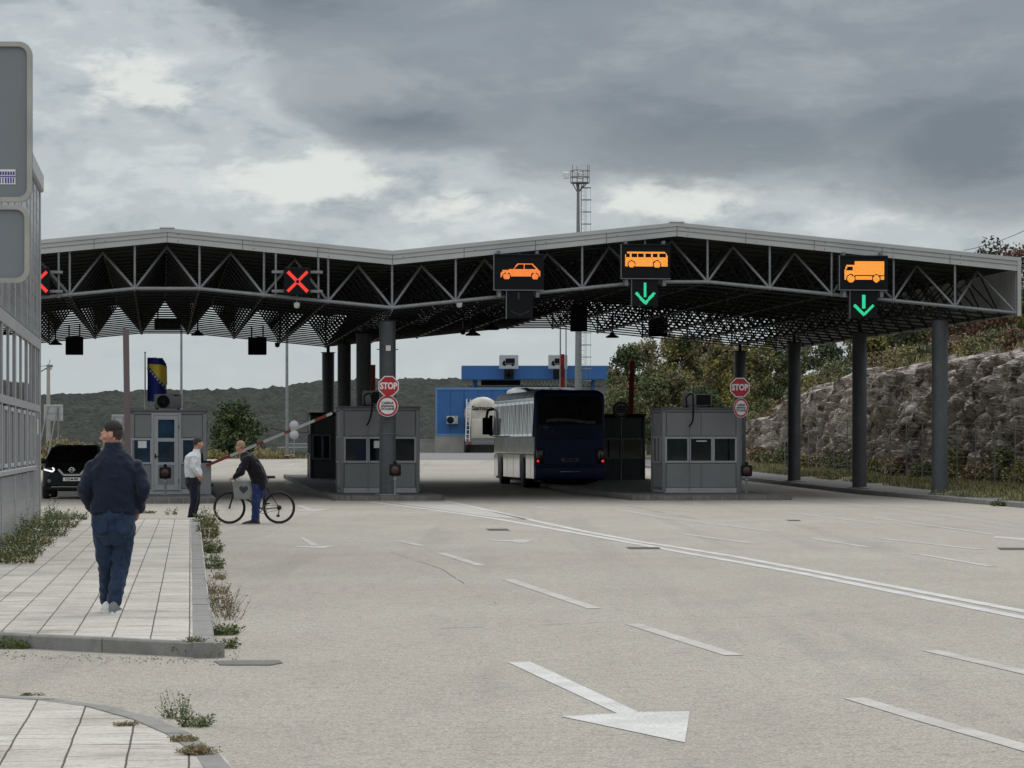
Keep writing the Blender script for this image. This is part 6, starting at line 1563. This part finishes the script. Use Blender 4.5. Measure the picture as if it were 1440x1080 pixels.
for cx_ in (144,176):
    m=MB(); pts=[(lx(cx_)-.062,lz(731)),(lx(cx_)+.062,lz(731)),(lx(cx_)+.06,lz(746)),(lx(cx_),lz(751)),(lx(cx_)-.06,lz(746))]
    m.prism([(x,z) for x,z in pts],-.178,-.16,ax=1); m.build('back_pocket',mjeans,jn)
msole=M['white']; mdk=mat('black_shoe_leather',(.012,.012,.013),.5)
shoe(man,AL+Vector((-.01,.0,.0)),R(12),M['white'],msole,R(-4),1.08); shoe(man,AR+Vector((.0,-.02,.0)),R(-4),M['grey'],msole,R(3),1.08)

# --- man in the white shirt, standing in profile, facing right
S=F/(F*(CH-.12)/(728-HZ)); pw=G(271,728,.12)
man=thing('person','man in a white shirt and dark trousers standing by the booth, facing right','person',tuple(pw))
lx=lambda px:(px-271)/S; lz=lambda py:(728-py)/S
mh2=mat('dark_greying_hair',(.03,.028,.027),.8,0,.4,40)
NK=Vector((lx(275),0,lz(636)))
m=MB(); T=[(683,272,.10,.10),(672,272,.12,.12),(660,272,.13,.13),(648,271,.14,.17),(640,273,.12,.17),(635,275,.06,.07)]
m.loft([oring((lx(x),.0,lz(py)),rx,ry) for py,x,rx,ry in T]); capsule(m,NK,(lx(277),.0,lz(628)),.06,.055)
arms=[((lx(275),-.17,lz(643)),(lx(273.5),-.23,lz(657)),(lx(280.5),-.19,lz(667))),((lx(275),.17,lz(643)),(lx(276),.22,lz(656)),(lx(281),.16,lz(667)))]
for a,b,c in arms: capsule(m,a,b,.05,.042,12); capsule(m,b,c,.04,.028,12); hand(m,c,(.3,.1,-.9),(0,1,0),.6)
legs=[((lx(273),-.09,lz(678)),(lx(274),-.10,lz(702)),(lx(270),-.10,lz(722))),((lx(273),.09,lz(678)),(lx(276),.10,lz(702)),(lx(272),.12,lz(722)))]
for a,b,c in legs: capsule(m,a,b,.075,.055); capsule(m,b,c,.05,.036)
Mh=HD((lx(277.5),0,lz(630.5)),R(-68),R(-10)); head(m,Mh); body=remesh(m,'body',sk,man,.010,2); hair(body,Mh,mh2,seed=5,thick=.010,side=.4,front=.05,nape=.02); fade(body,Mh,mat('cropped_grey_hair',(.07,.06,.055),.8,0,.3,60))
m=MB(); T=[(672.5,272,.155,.150),(668,271.5,.168,.165),(660,271,.165,.17),(650,270.5,.165,.195),(642,271.5,.155,.21),(637,274,.10,.13),(634.5,275.5,.068,.072)]
m.loft([oring((lx(x),.0,lz(py)),rx,ry,22) for py,x,rx,ry in T])
for a,b,c in arms: capsule(m,a,b,.072,.060,12); capsule(m,b,Vector(b).lerp(Vector(c),.93),.058,.044,12)
sh=remesh(m,'shirt',cloth('white_shirt_cotton',(.62,.64,.67),.85,.08),man,.011,3,.011,(9,9,6),4)
m=MB(); m.loft([oring((lx(275.5),0,lz(636)),.078,.078,18),oring((lx(276.5),0,lz(631.5)),.066,.066,18),oring((lx(276.5),0,lz(631.8)),.060,.060,18)],caps=False); m.build('collar',bpy.data.materials['white_shirt_cotton'],sh)
m=MB(); m.loft([oring((lx(272.5),0,lz(690)),.10,.12,20),oring((lx(271.5),0,lz(680)),.165,.17,20),oring((lx(271.5),0,lz(672)),.16,.155,20),oring((lx(272),0,lz(670)),.15,.145,20)])
for a,b,c in legs: capsule(m,a,b,.105,.078,14); capsule(m,b,c,.076,.064,14)
tr=remesh(m,'trousers',cloth('dark_navy_trousers',(.012,.014,.026),.85),man,.011,3,.010,(9,9,6),9)
m=MB(); m.loft([oring((lx(272),0,lz(672.3)),.158,.153,22),oring((lx(272),0,lz(671.9)),.163,.158,22),oring((lx(272),0,lz(669.9)),.163,.158,22)],caps=False); m.build('belt',M['black'],tr)
for a,b,c in legs: shoe(man,Vector(c)+Vector((.01,0,0)),R(-80),mdk,M['black'])

# --- man pushing the bicycle, facing left, bent over the handlebar
S=F/(F*CH/(737-HZ)); pc=G(355,737)
man=thing('person','man in dark jacket and blue trousers bent over the handlebar of a bicycle','person',tuple(pc))
lx=lambda px:(px-355)/S; lz=lambda py:(737-py)/S
mdark=cloth('black_jacket_fabric',(.008,.008,.011),.85); mblue=cloth('blue_track_trousers',(.016,.030,.105),.8,.3); mblond=mat('fair_cropped_hair',(.30,.20,.12),.8,0,.3,40)
tl=Matrix.Rotation(R(-20),3,'Y')
TT=[(683,365,.11,.14),(675,364,.12,.14),(664,360,.12,.14),(652,353,.125,.17),(643,347,.11,.16),(638,343,.06,.07)]
m=MB(); m.loft([oring((lx(x),0,lz(py)),rx,ry,tilt=tl) for py,x,rx,ry in TT]); capsule(m,(lx(345),0,lz(641)),(lx(339),0,lz(634)),.06,.055)
arms=[((lx(347),-.17,lz(647)),(lx(341),-.24,lz(664)),(lx(331),-.20,lz(670.5))),((lx(346),.17,lz(646)),(lx(337),.22,lz(660)),(lx(329.5),.22,lz(671)))]
for a,b,c in arms: capsule(m,a,b,.05,.042,12); capsule(m,b,c,.04,.028,12); hand(m,c,(-.9,0,-.35),(0,0,-1),.75,1.05,1)
legs=[((lx(363),-.08,lz(682)),(lx(361),-.11,lz(707)),(lx(359),-.10,lz(731))),((lx(364),.08,lz(682)),(lx(359),.0,lz(707)),(lx(360),-.01,lz(730)))]
for a,b,c in legs: capsule(m,a,b,.075,.055); capsule(m,b,c,.05,.036)
Mh=HD((lx(339.5),0,lz(635.5)),R(62),R(-14)); head(m,Mh); body=remesh(m,'body',sk,man,.010,2); hair(body,Mh,mblond,seed=8,thick=.008,side=.2,front=.055,nape=.02); fade(body,Mh,mat('cropped_fair_hair',(.22,.14,.09),.8,0,.3,60))
m=MB(); TT=[(689,367,.13,.175),(682,366,.16,.185),(672,364,.165,.185),(660,359,.165,.185),(650,352.5,.165,.205),(643,347.5,.145,.21),(639,345,.09,.12),(636.5,343,.065,.07)]
m.loft([oring((lx(x),0,lz(py)),rx,ry,22,tilt=tl) for py,x,rx,ry in TT])
for a,b,c in arms: capsule(m,a,b,.076,.066,12); capsule(m,b,Vector(b).lerp(Vector(c),.9),.064,.048,12)
jk=remesh(m,'jacket',mdark,man,.011,3,.013,(8,8,5),4)
m=MB(); m.loft([oring((lx(364),-.01,lz(700)),.10,.12,20),oring((lx(364),0,lz(688)),.145,.15,20),oring((lx(364),0,lz(676)),.14,.14,20)])
for a,b,c in legs: capsule(m,a,b,.105,.080,14); capsule(m,b,c,.080,.066,14)
tr=remesh(m,'trousers',mblue,man,.011,3,.014,(9,9,7),9)
for (a,b,c),yw in zip(legs,(R(86),R(95))): shoe(man,Vector(c)+Vector((-.03,0,.0)),yw,mdk,M['grey'],0,1.25)
# --- bicycle
bk=thing('bicycle','black bicycle with a saddle, held by the man at the handlebar','bicycle',(pc.x+lx(321),pc.y+.28,0),R(7))
bx=lambda px:(px-321)/S/math.cos(R(7)); HUBF=Vector((0,0,.335)); HUBR=Vector((bx(390.5),0,.335))
for hb in (HUBF,HUBR):
    m=MB(); m.torus(hb,.318,.020,ax=1,n=44,k=8); w_=m.build('wheel',M['rubber'],bk)
    m=MB(); m.torus(hb,.293,.011,ax=1,n=44,k=6); m.build('rim',M['darksteel'],w_)
    m=MB()
    for k in range(28): a=2*math.pi*k/28; b=a+(.35 if k%2 else -.35); sy=.02 if k%2 else -.02; m.tube(hb+Vector((.018*math.cos(b),sy,.018*math.sin(b))),hb+Vector((.288*math.cos(a),0,.288*math.sin(a))),.0016,n=3,caps=False)
    m.lathe([(0,-.035),(.022,-.035),(.022,.035),(0,.035)],10,M=Matrix.Translation(hb),ax=1); m.build('spokes',M['steel'],w_)
BBk=Vector((bx(367.5),0,.30)); HT=Vector((bx(329.5),0,.80)); HBt=Vector((bx(327.5),0,.68)); ST=Vector((bx(372),0,.80)); SE=Vector((bx(376),0,.95))
m=MB(); m.tube(HT,ST,.016,n=8); m.tube(HBt,BBk,.020,n=8); m.tube(BBk,ST,.016,n=8); m.tube(HT+Vector((.0,0,.02)),HBt-Vector((0,0,.02)),.022,n=8)
for sy in (-.05,.05): m.tube(BBk+Vector((0,sy*.5,0)),HUBR+Vector((0,sy,0)),.010,n=6); m.tube(ST+Vector((0,sy*.3,-.03)),HUBR+Vector((0,sy,0)),.009,n=6)
m.build('frame',M['black'],bk)
m=MB()
for sy in (-.055,.055): m.tube(HBt+Vector((0,sy,-.02)),HUBF+Vector((0,sy,0)),.015,n=8)
m.tube(HBt+Vector((0,-.06,-.02)),HBt+Vector((0,.06,-.02)),.018,n=6); m.build('fork',M['black'],bk)
m=MB(); st=HT+Vector((-.0,0,.12)); m.tube(HT,st,.014,n=6); m.tube(st,st+Vector((-.06,0,.03)),.014,n=6); c_=st+Vector((-.06,0,.03)); m.tube(c_+Vector((.03,-.29,0)),c_,.012,n=6); m.tube(c_,c_+Vector((.03,.29,0)),.012,n=6)
hbar=m.build('handlebar',M['black'],bk)
for sy in (-1,1): m=MB(); m.tube(c_+Vector((.03,sy*.29,0)),c_+Vector((.012,sy*.17,0)),.017,n=8); m.build('grip',M['rubber'],hbar); m=MB(); m.tube(c_+Vector((-.02,sy*.18,-.01)),c_+Vector((-.05,sy*.27,-.03)),.007,n=5); m.build('brake_lever',M['steel'],hbar)
m=MB(); m.tube(ST,SE,.013,n=6); m.build('seat_post',M['steel'],bk)
m=MB(); m.loft([[Vector((SE.x+x,y*w_,SE.z+.02+z+.018*(1-abs(y)))) for y,z in ((-1,0),(-.5,.012),(0,.016),(.5,.012),(1,0),(.6,-.03),(-.6,-.03))] for x,w_ in ((-.14,.015),(-.08,.025),(0,.05),(.08,.075),(.12,.07),(.135,.03))]); m.build('saddle',M['black'],bk)
m=MB(); m.lathe([(.085,-.002),(.095,-.002),(.095,.002),(.085,.002)],28,M=Matrix.Translation(BBk+Vector((0,-.05,0))),ax=1); m.tube(BBk+Vector((0,-.06,0)),BBk+Vector((-.11,-.065,-.12)),.011,n=6); m.tube(BBk+Vector((0,.06,0)),BBk+Vector((.11,.065,.12)),.011,n=6)
for k in range(5): a=k*1.2566; m.tube(BBk+Vector((0,-.05,0)),BBk+Vector((.088*math.cos(a),-.05,.088*math.sin(a))),.006,n=4)
m.build('crankset',M['steel'],bk)
for p_ in ((-.11,-.10,-.12),(.11,.10,.12)): m=MB(); q=BBk+Vector(p_); m.bbox(q.x-.045,q.x+.045,q.y-.045,q.y+.045,q.z-.012,q.z+.012,.006); m.build('pedal',M['black'],bk)
m=MB()
for z in (.09,-.09): m.tube(BBk+Vector((0,-.05,z)),HUBR+Vector((0,-.045,z*.4)),.005,n=4)
m.lathe([(0,-.05),(.05,-.05),(.03,-.03),(0,-.03)],16,M=Matrix.Translation(HUBR),ax=1); m.tube(HUBR+Vector((-.0,-.05,-.03)),HUBR+Vector((-.02,-.05,-.17)),.012,n=5); m.bbox(HUBR.x-.06,HUBR.x+.01,-.06,-.04,.14,.19,.008); m.build('derailleur_and_chain',M['darksteel'],bk)
# --- shopping bag
bgx=pc.x+lx(345); bag=thing('shopping_bag','pale grey shopping bag with a dark heart hanging from the bicycle handlebar','bag',(bgx,pc.y-.06,lz(702)),R(4))
bw=lambda px:(px-345)/S; bz=lambda py:(702-py)/S
m=MB(); rr=[]
for z,x0,x1,d in ((0,bw(330.5),bw(356),.055),(.03,bw(329.5),bw(357.5),.075),(.2,bw(328.5),bw(358.5),.07),(bz(677),bw(326.5),bw(351),.035)):
    pts=[]
    for k in range(8): t=k/7; pts.append(Vector((x0+(x1-x0)*t,-d*math.sin(math.pi*min(1,max(0,t*.9+.05)))-.004*math.sin(t*19+z*20),z)))
    for k in range(8): t=1-k/7; pts.append(Vector((x0+(x1-x0)*t,d*math.sin(math.pi*min(1,max(0,t*.9+.05)))+.03,z+(.012 if z>.3 else 0))))
    rr.append(pts)
m.loft(rr); m.build('body',cloth('grey_bag_fabric',(.26,.27,.27),.8,.12),bag)
m=MB(); m.path([(bw(337),-.04,bz(678)),(bw(334),-.02,bz(672)),(bw(331),.05,bz(668.5)),(bw(336),.08,bz(672)),(bw(340),.06,bz(678))],.006,5); m.build('handle',bpy.data.materials['grey_bag_fabric'],bag)
hp=[]
for k in range(24): t=2*math.pi*k/24; hp.append((.0058*16*math.sin(t)**3*1.0,.0058*(13*math.cos(t)-5*math.cos(2*t)-2*math.cos(3*t)-math.cos(4*t))))
m=MB(); m.add([(bw(343)+x,-.085,bz(688)+z) for x,z in hp],[tuple(range(24))[::-1]]); m.build('heart_print',cloth('dark_grey_print',(.06,.06,.065)),bag)
